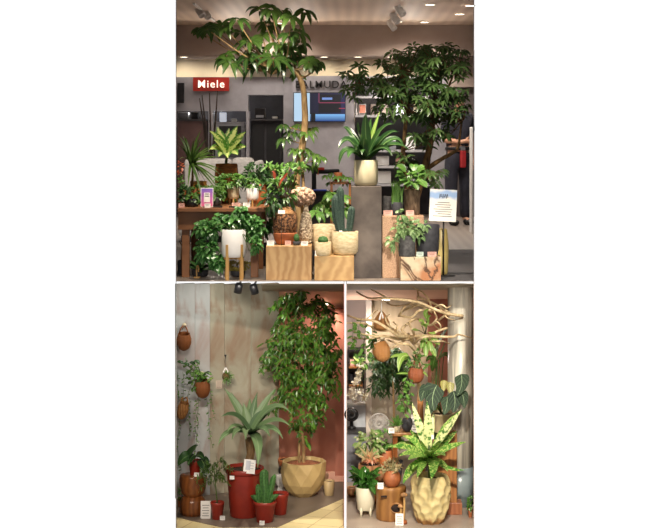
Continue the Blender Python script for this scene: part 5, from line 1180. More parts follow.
s = 1.162; zc = Z(403.8, 1.158); o = on(357.5, s + .006, zc); t = thing('orchid_pot', 'white orchid-like blooms in a white vase on the white cabinet', 'plant', o)
p, so = pot(t, o, W(10, s), W(12, s), m_white, 'belly'); b = MB(); m = MB(); random.seed(90); rr = R(90)
for pts in ([(357, 392), (356, 378), (359, 362), (362, 354)], [(358, 392), (361, 380), (364, 372)]): b.tube([P(a, c, s) for a, c in pts], .004, 6)
b.build('stem', m_stem, t)
for px, py in ((355, 382), (359, 372), (362, 365), (353, 390), (361, 392), (364, 398), (350, 394), (358, 378), (366, 396), (354, 397)):
    for k_ in range(5):
        a = k_ * 1.256 + rr.random(); q = P(px, py, s - .012); e = q + Vector((math.cos(a), -.3, math.sin(a))) * W(4, s); m.leaf(q, (q + e) / 2, e, W(3.6, s), 'oval', 4, .1)
m.build('bloom', l_white, t)
m = MB()
for tip, c in (((353, 357), (358, 360)), ((366, 361), (362, 358)), ((350, 362), (355, 364)), ((367, 370), (362, 368))): bl(m, s - .012, (360, 362), c, tip, 5, 0, 'oval')
m.build('foliage', l_light, t)
def fan(name, lab, cx, cy, r, s, mat, gmat, zbase):
    t = thing(name, lab, 'fan', on(cx, s, zbase)); c = P(cx, cy, s); rr_ = W(r, s)
    m = MB(); m.tube([c + Vector((rr_ * math.cos(a * PI / 16), 0, rr_ * math.sin(a * PI / 16))) for a in range(33)], .007, 6, sm=0); m.build('guard_ring', gmat, t)
    m = MB()
    for k_ in range(44):
        a = k_ * 2 * PI / 44; m.tube([c + Vector((math.cos(a) * rr_ * .2, -.03, math.sin(a) * rr_ * .2)), c + Vector((math.cos(a + .25) * rr_ * .7, -.03, math.sin(a + .25) * rr_ * .7)), c + Vector((math.cos(a + .4) * rr_, 0, math.sin(a + .4) * rr_))], .0028, 4, sm=2)
    m.build('guard_wires', gmat, t)
    m = MB()
    for k_ in range(7):
        a = k_ * 2 * PI / 7; q = c + Vector((0, .01, 0)); d = Vector((math.cos(a), 0, math.sin(a))); m.leaf(q + d * rr_ * .12, q + d * rr_ * .5 + Vector((0, .02, 0)), q + d * rr_ * .9, rr_ * .6, 'strap', 4, .1, (0, -1, .2), clip=False)
    m.build('blade', mat, t)
    MB().lathe([(1e-6, -.02), (rr_ * .22, -.015), (rr_ * .24, .03), (rr_ * .2, .09), (1e-6, .1)], c, 18, rot=Matrix.Rotation(-PI / 2, 3, 'X')).build('motor_hub', gmat, t)
    MB().tube([c + Vector((0, .06, 0)), on(cx, s + .006, zbase + .02)], .016, 8, sm=0).build('pole', gmat, t)
    MB().lathe([(1e-6, 0), (rr_ * .7, 0), (rr_ * .68, .015), (1e-6, .025)], on(cx, s + .006, zbase), 24).build('base', gmat, t)
m_fgrey = M('grey_fan_plastic', srgb(176, 170, 164), rough=.4)
fan('desk_fan', 'black fan standing on the low grey counter', 351.5, 414.5, 6.4, 1.135, m_black, m_black, Z(431.8, 1.128))
fan('stand_fan', 'pale grey fan head before the back panel', 379, 423.5, 9.8, 1.12, m_fgrey, m_fgrey, 0)
# -- fan-leaf tree at the back
s = 1.135; o = on(394, s, 0); t = thing('slender_tree', 'small dark drooping tree with a thin stem before the back panel', 'tree', o)
p, so = pot(t, o, W(18, s), W(20, s), m_darkpot, 'cone'); MB().tube([so, P(394, 430, s), P(393.5, 395, s), P(392, 372, s), P(388, 355, s)], [W(1.1, s), W(.9, s)], 8).build('trunk', m_palebark, t)
m = MB(); b = MB(); random.seed(91); rr = R(91)
for i in range(42):
    a = rr.uniform(0, 6.28); st_ = P(392, rr.uniform(352, 384), s); e = P(391 + math.cos(a) * rr.uniform(10, 28), rr.uniform(352, 396), s + rr.uniform(-.015, .02)); q = (st_ + e) / 2 + Vector((0, 0, .07)); cv = smooth_curve([st_, q, e], 6); b.tube([st_, q, e], .002, 5)
    for c in cv[3:]:
        for k_ in range(3):
            d = Vector((rr.uniform(-1, 1), rr.uniform(-1, .4), rr.uniform(-1.2, .1))).normalized(); m.leaf(c, c + d * .03, c + d * .06 - Vector((0, 0, .015)), .018, 'lance', 3)
b.build('twig', m_stem, t); m.build('foliage', l_dark, t)
# -- driftwood
s0 = 1.05
DW = [([(356.6, 291.4), (363, 295), (370.8, 299), (382.7, 297.8), (401.6, 299), (418.2, 302.5), (434.8, 309.6), (446.6, 313.2), (463.2, 315.5)], .9, 2.0, -.02),
 ([(370.8, 289.5), (379, 294.2), (387.4, 298.5)], .6, 1.3, -.02), ([(347.4, 315.5), (359, 319), (373.2, 320.3), (387.4, 327.4), (399, 335.7), (408.7, 337)], 1.0, 2.2, -.03),
 ([(347.4, 322.6), (363.7, 323.8), (378, 329.8), (394.5, 331), (404, 337)], .9, 1.9, .01), ([(347.4, 337), (368.4, 339.2), (382.7, 335.7), (396.9, 339.2), (408.7, 339.2)], .7, 1.9, -.015),
 ([(472.2, 337.6), (458.5, 334.5), (453.7, 336.4), (439.5, 336.9), (423, 335.7), (408.7, 337)], .8, 2.1, -.02), ([(399.2, 316.7), (403, 311), (408.7, 308.4), (420.6, 303.7)], 1.5, 1.5, 0),
 ([(400.4, 315.5), (411, 316.7), (420.6, 309.6), (434.8, 310.8)], 1.3, 1.5, -.01), ([(450, 314.4), (444, 315.5), (430, 325), (418.2, 319), (408.7, 322.6), (401.6, 329.8), (408, 337)], 1.2, 1.8, .01),
 ([(408.7, 284.5), (420.6, 291.8), (427.7, 297.8), (431, 306)], .6, 1.2, -.01), ([(417, 296.6), (425.3, 300), (439.5, 307), (449, 313)], 1.0, 1.5, .01),
 ([(408, 335), (413, 342), (418, 348.7), (416.5, 360.6), (419, 378), (421, 400)], 2.6, 2.6, .004), ([(423, 352), (427.7, 341.6), (434.8, 332), (446.6, 327.4)], 1.3, 1.4, -.01),
 ([(416, 352), (408, 345), (398, 343), (388, 340)], 1.6, .9, -.025), ([(430, 325), (436, 322), (441, 327), (438, 331)], 1.2, .7, -.01), ([(393, 334), (397, 327), (394, 322)], 1.3, .8, -.01), ([(366, 320), (372, 314), (377, 310.5)], .6, .7, -.01),
 ([(408, 322), (413, 330), (416, 340)], 1.2, 1.4, -.012), ([(350, 330), (361, 333), (373, 336), (388, 337), (400, 337)], .6, 1.3, -.028), ([(384, 300), (392, 305), (400, 306), (410, 305), (421, 306), (432, 312)], .7, 1.2, .008), ([(399, 316), (405, 306), (415, 302), (418, 297), (417, 291)], 1.2, .8, -.012), ([(430, 310), (440, 305), (447, 308), (452, 305)], 1.2, .6, -.016), ([(425, 338), (433, 342), (442, 341), (450, 344)], 1.3, .7, -.02), ([(396, 331), (390, 326), (386, 319), (389, 314)], 1.3, .6, -.02), ([(405, 340), (398, 345), (391, 347), (384, 345)], 1.3, .6, -.008), ([(414, 344), (420, 338), (428, 337), (436, 339)], 1.6, .9, -.026), ([(434, 312), (437, 318), (434, 324), (440, 330)], 1.1, .8, .0), ([(440, 309), (447, 318), (455, 320)], 1.1, .5, -.01), ([(423, 336), (420, 345), (417, 352)], 1.4, 1.8, -.006)]
t = thing('driftwood', 'pale branching driftwood spreading over the hanging baskets', 'driftwood', on(421, s0, 0))
for pts, ra, rb_, ds in DW:
    n = len(pts); L = [P(a, b_, s0 + ds * math.sin(PI * i / (n - 1)) * 1.0 + (.004 if ds > 0 else 0)) for i, (a, b_) in enumerate(pts)]
    rr = R(len(pts) * 7 + int(pts[0][0]))
    MB().tube([q + rv(rr, .006) for q in L], [W(ra * .85, s0), W((ra + rb_) / 2 * .85, s0), W(rb_ * .85, s0)], 8, sm=5).build('branch', m_drift, t)
MB().tube([P(420, 392, s0 + .006), on(422, s0 + .006, 0)], [W(3, s0), W(3.6, s0)], 10, sm=0).build('support_post', m_post, t)
# -- baskets hung from it
t = basket('hanging_basket', 'closed teardrop basket with white cord hung under the top driftwood branch', 381.5, 323, 1.045, 1, 1, 0, m_rattan)
for ch in list(t.children): bpy.data.objects.remove(ch)
s = 1.04; c = P(381.5, 321.5, s); m_cone = wood('tan_rattan', srgb(186, 132, 76), srgb(154, 102, 54), 110, (.25, .25, 1), .6, 2, .5)
MB().lathe(dense([(1e-6, W(-9, s)), (W(5, s), W(-8.6, s)), (W(8, s), W(-6, s)), (W(8.2, s), W(-2, s)), (W(6, s), W(4, s)), (W(3, s), W(8.5, s)), (1e-6, W(11, s))], 3), c, 28).build('basket_body', m_cone, t)
MB().tube([P(381.5, 299, s), P(381.5, 311, s)], .004, 6, sm=0).build('cord', m_card, t)
MB().tube([P(379.5, 319.5, s - .015), P(381.5, 311, s - .008), P(383, 318, s - .014)], .008, 6, sm=0).build('cord_knot', m_card, t)
def fol4(t, top):
    m = MB(); random.seed(92); rr = R(92); bush(m, top + Vector((-.01, 0, .01)), (.05, .05, .03), 70, .04, .02, rr, 'oval'); m.build('foliage', l_dark, t)
basket('hanging_basket', 'tilted brown basket with dark opening hung low beside the vine', 382, 352.5, 1.035, 18, 19, -.35, m_cone, (382, 339), rot=-.35, handle=True, fol=fol4, back=1.036)
def fol5(t, top):
    m = MB(); b = MB(); random.seed(93); rr = R(93)
    for tip in ((406, 360), (412, 355), (421, 356), (428, 366), (424, 372), (404, 372), (418, 350), (409, 364), (415, 360)):
        e = P(*tip, 1.03 + rr.uniform(-.006, .006)); q = (top + e) / 2 + Vector((0, 0, .02)); b.tube([top - Vector((0, 0, .03)), q, e], .003, 5)
        for k_ in range(6):
            c = q.lerp(e, k_ / 5); o = (rv(rr, 1) + Vector((0, -.5, .2))).normalized(); m.leaf(c, c + o * .022, c + o * .05, .02, 'oval', 4)
    b.build('stem', m_stem, t); m.build('foliage', l_mid, t)
    m = MB(); bl(m, 1.028, (419, 371), (425, 372), (428, 377), 3, 0, 'lance'); m.build('pale_leaf', l_light, t)
basket('hanging_basket', 'reddish brown basket planted with green shoots hung before the driftwood stem', 416, 376, 1.03, 16.5, 15, -.15, wood('red_rattan', srgb(156, 86, 50), srgb(120, 62, 34), 110, (.25, .25, 1), .6, 2, .5), (417, 352), rot=.1, handle=True, fol=fol5, back=1.04)
# -- vines on the driftwood
def vineplant(lab, starts, seed, L, w, mt, s, x0=0):
    t = thing('trailing_vine', lab, 'vine', P(starts[0][0][0], starts[0][0][1], s)); lv, st = MB(), MB(); random.seed(seed); rr = R(seed)
    for pts in starts: vine(lv, st, [P(a, b_, s + rr.uniform(-.004, .004)) for a, b_ in pts], L, w, rr, .022)
    st.build('stem', m_stem, t); lv.build('foliage', mt, t)
vineplant('light green vine on the left driftwood ends', [[(362, 318), (358, 330), (356, 345), (354, 356)], [(366, 322), (365, 335), (362, 352), (364, 364)], [(372, 324), (372, 338), (369, 352)], [(352, 320), (353, 330), (352, 342)], [(370, 336), (374, 348), (371, 362)], [(358, 332), (366, 344), (367, 358)]], 94, .05, .03, l_mid, 1.036)
vineplant('thin vine trailing from the reddish basket down past the plank shelf', [[(410, 376), (407, 390), (404, 404), (405, 418)], [(408, 374), (403, 388), (400, 400)], [(412, 378), (410, 395), (408, 410)]], 95, .045, .026, l_mid, 1.026)
t = thing('epiphyte_plant', 'fresh green leafy plant growing on the driftwood hub', 'plant', P(425, 335, 1.036))
m = MB(); b = MB(); random.seed(96); rr = R(96)
for tip, c, w_ in (((429, 309), (424, 312), 5), ((419, 322), (423, 318), 5), ((428, 325), (425, 321), 6.5), ((431, 316), (428, 316), 4), ((436, 334), (430, 333), 5), ((427, 342), (424, 337), 5.5), ((440, 345), (433, 340), 6), ((421, 349), (424, 342), 5), ((431, 352), (430, 343), 5), ((436, 357), (432, 350), 5), ((426, 357), (426, 349), 5), ((412, 330), (417, 330), 4)):
    bl(m, 1.036, ((425 + tip[0]) / 2, (334 + tip[1]) / 2 - 2), c, tip, w_ * 1.15, -.004, 'oval'); b.tube([P(425, 334, 1.042), P((425 + tip[0]) / 2, (334 + tip[1]) / 2 - 2, 1.036)], .003, 5, sm=0)
b.build('stem', m_stem, t); m.build('foliage', l_light, t)
m = MB()
for tip, c, w_ in (((404, 361), (399, 359), 8), ((390, 358), (396, 354), 5), ((396, 374), (402, 373), 3.5)): bl(m, 1.036, (408, 357) if tip[1] < 370 else (411, 374), c, tip, w_, -.004, 'lance')
bl(m, 1.034, (409, 356), (399, 352), (398.5, 372), 8, -.004, 'lance'); m.build('broad_leaf', l_light, t)
# -- tall broad-leaf plant behind
s = 1.1; o = on(437, s, 0); t = thing('broad_leaf_plant', 'tall arching broad-leaved plant in front of the veneered column', 'plant', o)
p, so = pot(t, o, W(22, s), W(24, s), m_darkpot, 'cone'); b = MB(); m = MB(); random.seed(97)
for rt, tip, c, w_ in (((438, 345), (452.5, 323), (446, 330), 7), ((444, 352), (455.5, 383), (456, 356), 7), ((440, 356), (455, 372), (450, 348), 6), ((436, 350), (443, 331), (439, 338), 7), ((437, 362), (446, 340), (443, 352), 8), ((434, 366), (446, 356), (440, 356), 7), ((432, 372), (440, 345), (434, 356), 8), ((436, 360), (426, 362), (430, 354), 6)):
    b.tube([so, P(436 + (rt[0] - 438) * .4, 420, s), P(*rt, s)], [.008, .004], 6, sm=3); bl(m, s, rt, c, tip, w_, -.015, 'lance')
b.build('stem', m_stem, t); m.build('foliage', l_mid, t)
# -- alocasia on the wooden post
s = 1.04; zp = Z(433, 1.035); t = thing('wooden_pedestal', 'tall reddish wooden post on a square foot behind the faceted pot', 'pedestal', on(447, s, 0))
MB().box((X(447, s), Y(s), (zp + .06) / 2 + .0), (W(19, s), W(15, s), zp - .06)).build('post', m_post, t, bevel=.005)
MB().box((X(449, s), Y(s) - .004, .05), (W(25, s), W(17, s), .1)).build('foot', wood('foot_wood', srgb(178, 112, 74), srgb(140, 80, 50), 8), t, bevel=.005)
o = on(442.5, s, zp + .03); MBz = zp + .03
o = on(442.5, s, zp); t = thing('alocasia_pot', 'velvety dark heart-shaped leaves with pale veins in a beige pot', 'plant', o)
p, so = pot(t, o, W(26, s), W(19, s), M('beige_bowl', srgb(206, 186, 146), srgb(194, 172, 132), 10, .5), [(.7, 0), (.74, .03), (.96, .9), (1.03, .92), (1.03, 1)])
m = MB(); b = MB(); random.seed(98)
for rt, tip, c, w_ in (((437, 385), (434, 411), (430, 396), 21), ((461, 374), (457, 396), (464, 384), 15), ((428, 386), (421, 402), (422, 392), 11), ((453, 391), (453, 413), (457, 401), 15), ((461, 391), (464, 409), (465, 399), 11), ((447, 396), (444, 415), (448, 404), 14), ((432, 398), (431, 414), (430, 405), 12)):
    b.tube([so, P((442 + rt[0]) / 2, 404, s - .01), P(rt[0], rt[1] + 1, s - .022)], .005, 6); bl(m, s - .024, rt, c, tip, w_, -.006, 'heart', fold=.12, seg=12, hint=(0, -.9, .4))
b.build('stem', m_stem, t); m.build('foliage', l_aloc, t)
m = MB(); bl(m, s - .02, (450, 382), (450, 388), (451, 395), 9, -.004, 'heart', hint=(0, -.9, .4)); bl(m, s - .016, (444, 380), (444, 386), (443, 392), 8, -.004, 'heart', hint=(0, -.9, .4)); m.build('young_leaf', leafmat('bronze_leaf', g(130, 124, 56), g(150, 140, 66), g(180, 170, 100), .04, veins=g(170, 164, 96)), t)
# -- plank shelf with things
s = 1.09; zk = Z(430.5, s); t = thing('plank_shelf', 'rough wooden plank on legs behind the marbled plant', 'shelf', on(406, s, 0))
MB().box((X(407, s), Y(s), zk - W(2, s)), (W(30, s), .2, W(4, s))).build('plank', m_stump, t, bevel=.01)
for x in (395, 419): MB().box((X(x, s), Y(s), (zk - W(4, s)) / 2), (.04, .14, zk - W(4, s))).build('leg', m_stool, t)
o = on(407.5, s - .004, zk); t = thing('caudex_plant', 'dark rounded caudex pot with a thin green stem on the plank shelf', 'plant', o)
p, so = pot(t, o, W(10, s), W(13, s), m_darkpot, 'egg'); b = MB(); m = MB(); random.seed(99); rr = R(99); b.tube([so, P(404, 405, s), P(406, 396, s)], .005, 6); b.build('stem', m_bark, t)
bush(m, P(404, 402, s), (.06, .04, .07), 40, .045, .025, rr, 'oval'); m.build('foliage', l_mid, t)
o = on(397, s - .004, zk); t = thing('cactus_pot', 'small spiky green plant at the left end of the plank shelf', 'plant', o)
p, so = pot(t, o, W(7, s), W(6, s), m_cream, 'cone'); m = MB(); random.seed(100); rosette(m, so, 26, W(13, s), W(2.2, s), R(100), (.2, 1.5), .1, 'grass'); m.build('foliage', l_mid, t)
card(415, 0, 7, 18, s - .008, zk, 'tall white card standing on the plank shelf', m_card, .3, 'info_card')
card(391.5, 0, 6, 5, s - .01, zk, 'white price card at the left edge of the plank shelf', m_card)
# -- wooden tiers with small pots
s = 1.105; zt1 = Z(466, s); solo(MB().lathe([(1e-6, 0)] + dense([(W(16, s), 0), (W(15, s), zt1 * .5), (W(16, s), zt1 * .97), (W(15.5, s), zt1)], 3) + [(1e-6, zt1)], on(377, s, 0), 28).build('log_stand', m_stump), 'tall log stand at the back under the pink-leaved plant', 'log')
s2 = 1.072; zt2 = Z(478, s2); solo(MB().lathe([(1e-6, 0)] + dense([(W(14.5, s2), 0), (W(14, s2), zt2 * .5), (W(15, s2), zt2 * .97), (W(14.6, s2), zt2)], 3) + [(1e-6, zt2)], on(372, s2, 0), 28).build('log_stand', m_stool), 'shorter log stand under the carved wooden bowl', 'log')
o = on(371, 1.098, zt1); t = thing('pot_plant', 'pink-flecked leafy plant in a rounded tan pot on the back log', 'plant', o)
p, so = pot(t, o, W(16, s), W(15, s), m_stump, 'egg'); m = MB(); random.seed(101); bush(m, P(369, 443, 1.095), (.11, .07, .1), 130, .055, .03, R(101), 'oval'); m.build('foliage', leafmat('pink_flecked_leaf', g(110, 140, 76), g(150, 164, 104), None, patch=g(220, 190, 176), plo=.6, phi=.66), t); MB().tube([so, P(369, 443, 1.095)], .006, 6, sm=0).build('stem', m_stem, t)
o = on(385, 1.103, zt1); t = thing('pot_plant', 'green shoots in a round terracotta pot on the back log', 'plant', o)
p, so = pot(t, o, W(17, s), W(17, s), m_orange, 'egg'); m = MB(); random.seed(102); bush(m, P(387, 439, 1.1), (.13, .07, .07), 120, .055, .022, R(102), 'lance'); m.build('foliage', l_mid, t); MB().tube([so, P(387, 439, 1.1)], .006, 6, sm=0).build('stem', m_stem, t)
m_carve = wood('carved_wood', srgb(186, 136, 92), srgb(116, 70, 42), 6, (1, 1, .6), .45, 6)
o = on(369.5, 1.066, zt2); t = thing('carved_bowl_plant', 'carved wooden bowl holding pale bleached cactus arms', 'plant', o)
p, so = pot(t, o, W(24, s2), W(16, s2), m_carve, [(.62, 0), (.78, .1), (.98, .5), (1, .8), (.96, 1)], .1, seg=9, flat=True)
m = MB(); random.seed(103)
for tip, c in (((354, 453), (360, 456)), ((358, 446), (364, 452)), ((367, 447), (367, 453)), ((379, 451), (374, 452)), ((374, 446), (372, 452)), ((362, 462), (364, 456)), ((384, 457), (377, 455))): bl(m, 1.062, (369, 462), c, tip, 4.5, -.008, 'agave')
m.build('foliage', l_bleach, t); m = MB(); bush(m, P(370, 458, 1.062), (.05, .04, .03), 40, .04, .02, R(104), 'lance'); m.build('red_centre', leafmat('rosy_leaf', g(196, 120, 90), g(214, 160, 120)), t)
o = on(380.5, 1.062, zt2); t = thing('wooden_knot', 'small knobbly root wood piece beside the carved bowl', 'ornament', o)
m = MB(); m.ball(o + Vector((0, 0, W(5, s2))), W(5.2, s2), 14, 9, 0, (1, 1, 1)); m.ball(o + Vector((W(3, s2), 0, W(9, s2))), W(3.6, s2), 12, 8); m.build('root_body', m_carve, t)
s = fs(497, 4) ; o = on(352, s, 0); t = thing('wooden_bowl', 'small round wooden bowl on the floor at the left edge', 'bowl', o); pot(t, o, W(10, s), W(9, s), m_carve, 'bowl')
# -- foreground
s = fs(517, 9); o = on(365.5, s, 0); t = thing('legged_planter', 'glossy dark green plant in a cream pot on short legs', 'plant', o); hl = W(5.5, s)
p, so = pot(t, (o.x, o.y, hl), W(20, s), W(22.5, s), M('pale_cream_pot', srgb(222, 216, 192), srgb(212, 204, 178), 8, .5), [(.78, 0), (.84, .02), (1, 1)], .08)
for a in (-2.2, -.9, .8, 2.3): MB().tube([Vector((o.x + math.cos(a) * W(7.2, s), o.y + math.sin(a) * W(7.2, s), hl + W(3, s))), Vector((o.x + math.cos(a) * W(7.8, s), o.y + math.sin(a) * W(7.8, s), 0))], [W(1.9, s), W(1.1, s)], 8, sm=0).build('leg', bpy.data.materials['pale_cream_pot'], t)
m = MB(); random.seed(105); rr = R(105)
for i in range(64):
    a = rr.uniform(0, 6.28); q = so + Vector((rr.uniform(-.04, .04), rr.uniform(-.04, .04), 0)); e = P(rr.uniform(347.5, 383), rr.uniform(465, 497), s + rr.uniform(-.014, .014)); m.leaf(q, (q + e) / 2 + Vector((0, 0, .075)), e, W(rr.uniform(5.5, 7.5), s), 'oval', 6, .25)
m.build('foliage', leafmat('deep_glossy_leaf', g(30, 74, 26), g(62, 112, 40), g(110, 150, 80), .04, rough=.25), t)
s = fs(522, 14); o = on(390.5, s, 0); t = thing('stump_stool', 'round brown tree-stump stool with a dark hollow in its side', 'stool', o); hz = W(32.5, s)
MB().lathe([(1e-6, 0)] + dense([(W(14, s), 0), (W(14.6, s), hz * .2), (W(14.4, s), hz * .6), (W(15.4, s), hz * .96), (W(15, s), hz)], 4) + [(1e-6, hz)], o, 40, rfun=lambda a, z, r, j: r * (1 + .025 * math.sin(a * 3 + z * 8) + .012 * math.sin(a * 7))).build('trunk_body', m_stump, t)
hc = P(396.5, 508, s - .0095); m = MB(); m.ball(hc, W(5.6, s), 16, 10, 0, (1.1, .45, .85)); m.build('hollow', M('hollow_dark', srgb(46, 28, 20), srgb(26, 16, 12), 30, .9), t)
m = MB(); m.tube([hc + Vector((math.cos(a * PI / 8) * W(6, s), -.012 - .01 * math.cos(a * PI / 8), math.sin(a * PI / 8) * W(4.8, s))) for a in range(17)], .008, 7, sm=0); m.build('hollow_lip', m_stump, t)
MB().box(on(384, s - .0115, W(26, s)), (W(6, s), .012, W(1.6, s))).build('slot', bpy.data.materials['hollow_dark'], t)
o = on(392, s - .002, hz); t = thing('caudex_ball', 'round orange-brown pot with knobbly grey succulents on the stump stool', 'plant', o)
p, so = pot(t, o, W(11, s), W(16.5, s), M('orange_brown_pot', srgb(176, 104, 62), srgb(146, 80, 44), 12, .55), [(.8, 0), (1.25, .12), (1.62, .38), (1.6, .62), (1.3, .86), (1, 1)], .1)
m = MB(); random.seed(106); rr = R(106); b = MB()
for i in range(20):
    e = P(392 + rr.uniform(-11, 9), rr.uniform(460, 473), s + rr.uniform(-.008, .006)); b.tube([so, (so + e) / 2 + rv(rr, .01), e], [.011, .008], 6)
    for k_ in range(6): d = (rv(rr, 1) + Vector((0, 0, .5))).normalized(); m.leaf(e, e + d * .016, e + d * .035, .012, 'oval', 3)
b.build('stem', M('grey_succulent_stem', srgb(170, 164, 120), srgb(130, 118, 80), 40, .8), t); m.build('foliage', leafmat('dusty_succulent', g(150, 140, 96), g(190, 160, 116)), t)
card(380.5, 0, 6, 6, s - .009, hz, 'white price card on the stump stool beside the round pot', m_card)
s = SF(523.5); o = on(404.5, s, 0); t = thing('wooden_mushrooms', 'two carved wooden mushrooms on a small base beside the stump', 'ornament', o)
MB().lathe([(1e-6, 0), (W(5.2, s), 0), (W(5, s), W(3, s)), (1e-6, W(3.4, s))], o + Vector((-.02, 0, 0)), 20).build('base', m_orange, t)
for x, y, r_ in ((404, 494.5, 3.8), (400.5, 506, 3)):
    MB().tube([on(x - .8, s, .02), P(x + .3, (y + 518) / 2, s), P(x, y + 1, s)], [W(1.4, s), W(1, s)], 8).build('mushroom_stem', m_oak, t)
    MB().lathe([(1e-6, W(.4, s)), (W(r_ * .8, s), 0), (W(r_, s), W(.8, s)), (W(r_ * .7, s), W(2.6, s)), (1e-6, W(3.6, s))], P(x, y + 1.5, s), 18).build('mushroom_cap', M('mushroom_cap', srgb(196, 152, 104), srgb(170, 124, 80), 20) if 'mushroom_cap' not in bpy.data.materials else bpy.data.materials['mushroom_cap'], t)
card(399.5, 0, 8, 11.5, SF(525.5), 0, 'white info card before the wooden mushrooms', m_card, .15, 'info_card')
# marbled dieffenbachia in the hammered pot
s = fs(525.5, 13); o = on(430.5, s, 0); t = thing('dieffenbachia', 'large marbled yellow-green dieffenbachia in a cream hammered-facet pot', 'plant', o)
prof = [(13.2, 0), (14.5, 2), (17, 8), (19.6, 18), (20.8, 28), (20.9, 36), (19.6, 43), (17.4, 46.5), (16.4, 47.5)]
PH = dense([(W(a, s), W(b_, s)) for a, b_ in prof], 7)
def facet(a, z, r, j):
    if r < W(12, s): return r
    cell = W(9.6, s); row = z / (cell * .9); best = 9; 
    for rw in (math.floor(row) , math.floor(row) + 1, math.floor(row) - 1):
        n_ = 10; off = .5 * (rw % 2) + .13 * math.sin(rw * 3.1); ci = (a / (2 * PI) * n_ - off)
        for cc in (math.floor(ci), math.floor(ci) + 1):
            du = (ci - cc + .12 * math.sin(cc * 5.3 + rw * 2.1)) * (2 * PI / n_) * W(19, s); dv = (row - rw - .12 * math.sin(cc * 2.7 + rw)) * cell * .9
            best = min(best, math.hypot(du, dv))
    return r - W(2.9, s) * (1 - min(1, best / (cell * .66)) ** 2)
def potmat():
    m, nt, bs = newmat('hammered_cream'); tc = nd(nt, 'ShaderNodeTexCoord'); sp = nd(nt, 'ShaderNodeSeparateXYZ'); nt.links.new(tc.outputs['Object'], sp.inputs[0])
    nz = nd(nt, 'ShaderNodeTexNoise'); nz.inputs['Scale'].default_value = 22; nz.inputs['Detail'].default_value = 4; nt.links.new(tc.outputs['Object'], nz.inputs['Vector'])
    h = mth(nt, 'ADD', sp.outputs[2], mth(nt, 'MULTIPLY', mth(nt, 'SUBTRACT', nz.outputs[0], .5), .12))
    c = mixc(nt, ramp(nt, nz.outputs[0], .3, .7), srgb(226, 206, 150), srgb(212, 188, 128)); nt.links.new(mixc(nt, ramp(nt, h, .07, .035), c, srgb(150, 108, 62)), bs.inputs['Base Color']); bs.inputs['Roughness'].default_value = .6; return m
MB().lathe([(1e-6, 0)] + PH + [(W(15, s), W(47, s)), (W(14.6, s), W(42, s)), (1e-6, W(42, s))], o, 96, rfun=facet).build('pot', potmat(), t)
MB().lathe([(W(14.7, s), W(42.2, s)), (1e-6, W(43.4, s))], o, 20).build('soil', m_soil, t)
MB().tube([on(430.5, s, W(42, s)), P(430, 462, s), P(429, 445, s)], [W(3, s), W(2, s)], 9).build('stem', m_stem, t)
m = MB(); random.seed(107)
DL = [((388, 447), (408, 444), 12, -.02), ((403, 484), (409, 466), 12, -.03), ((402, 436), (414, 436), 10, .01), ((466, 442), (446, 448), 12, -.015), ((466, 470), (448, 472), 6, -.01), ((462, 410), (446, 424), 11, .0), ((431, 480), (437, 458), 14, -.045), ((412, 470), (416, 460), 9, -.03), ((396, 444), (412, 440), 12, .02), ((448, 472), (444, 462), 9, -.03), ((399, 456), (412, 450), 11, -.03), ((440, 440), (436, 448), 12, -.03), ((421, 440), (424, 450), 12, -.02), ((457, 431), (446, 440), 11, .01), ((410, 430), (418, 438), 10, .02), ((445, 456), (440, 452), 12, -.045), ((417, 478), (421, 464), 9, -.04), ((408, 460), (416, 454), 11, -.04), ((430, 452), (429, 448), 12, -.05)]
for tip, c, w_, ds in DL: bl(m, s, (429.5, 458), c, tip, w_ * .85, ds, 'lance', seg=10, wav=.05)
m.build('foliage', l_dief2, t)
m = MB(); bl(m, s, (428, 452), (420, 430), (412, 402.5), 9.5, .004, 'lance', seg=10); bl(m, s, (429, 452), (428, 428), (427, 401), 9.5, -.006, 'lance', seg=10); bl(m, s, (431, 452), (448, 430), (461.5, 409.5), 8.5, -.01, 'lance', seg=10); bl(m, s, (428, 450), (430, 432), (434, 412), 8, .006, 'lance', seg=10)
m.build('pale_leaf', l_dief3, t)
t = thing('plant_label', 'small white label among the marbled leaves', 'card', P(432.5, 440, s - .02)); MB().box(P(432.5, 437, s - .02), (W(2.6, s), .003, W(4.2, s))).build('card_sheet', m_card, t); MB().tube([P(432.5, 438, s - .019), P(431, 470, s - .006)], .002, 5, sm=0).build('wire_stem', m_darkmet, t)
s = fs(518, 3); o = on(470.3, s - .0, 0); t = thing('pot_plant', 'tiny leafy plant in a terracotta pot at the right edge by the column', 'plant', o)
p, so = pot(t, o, W(4.6, s), W(9, s), m_terra, 'taper'); m = MB(); random.seed(108); bush(m, so + Vector((0, 0, .05)), (.02, .03, .06), 120, .025, .014, R(108), 'oval'); m.build('foliage', l_mid, t)
# ================================================================ camera, world, lights
cam = bpy.data.cameras.new('camera'); co = bpy.data.objects.new('camera', cam); COL.objects.link(co)
co.location = (0, -D0, EZ); co.rotation_euler = (PI / 2, 0, 0)
cam.sensor_width = 36; cam.lens = 1500 / 650 * 36
cam.shift_x = (325 - CX) / 650; cam.shift_y = -(264 - CY) / 650
cam.clip_end = 200; scn.camera = co
wd = bpy.data.worlds.new('world'); scn.world = wd; wd.use_nodes = True; nt = wd.node_tree
bg = nt.nodes['Background']; tc = nd(nt, 'ShaderNodeTexCoord'); sp = nd(nt, 'ShaderNodeSeparateXYZ'); nt.links.new(tc.outputs['Generated'], sp.inputs[0])
f = ramp(nt, sp.outputs[1], .75, .93)          # bright white sky beyond the open side behind the sets
nt.links.new(mixc(nt, f, (.37, .345, .32, 1), (1.15, 1.15, 1.15, 1)), bg.inputs['Color']); bg.inputs['Strength'].default_value = 1
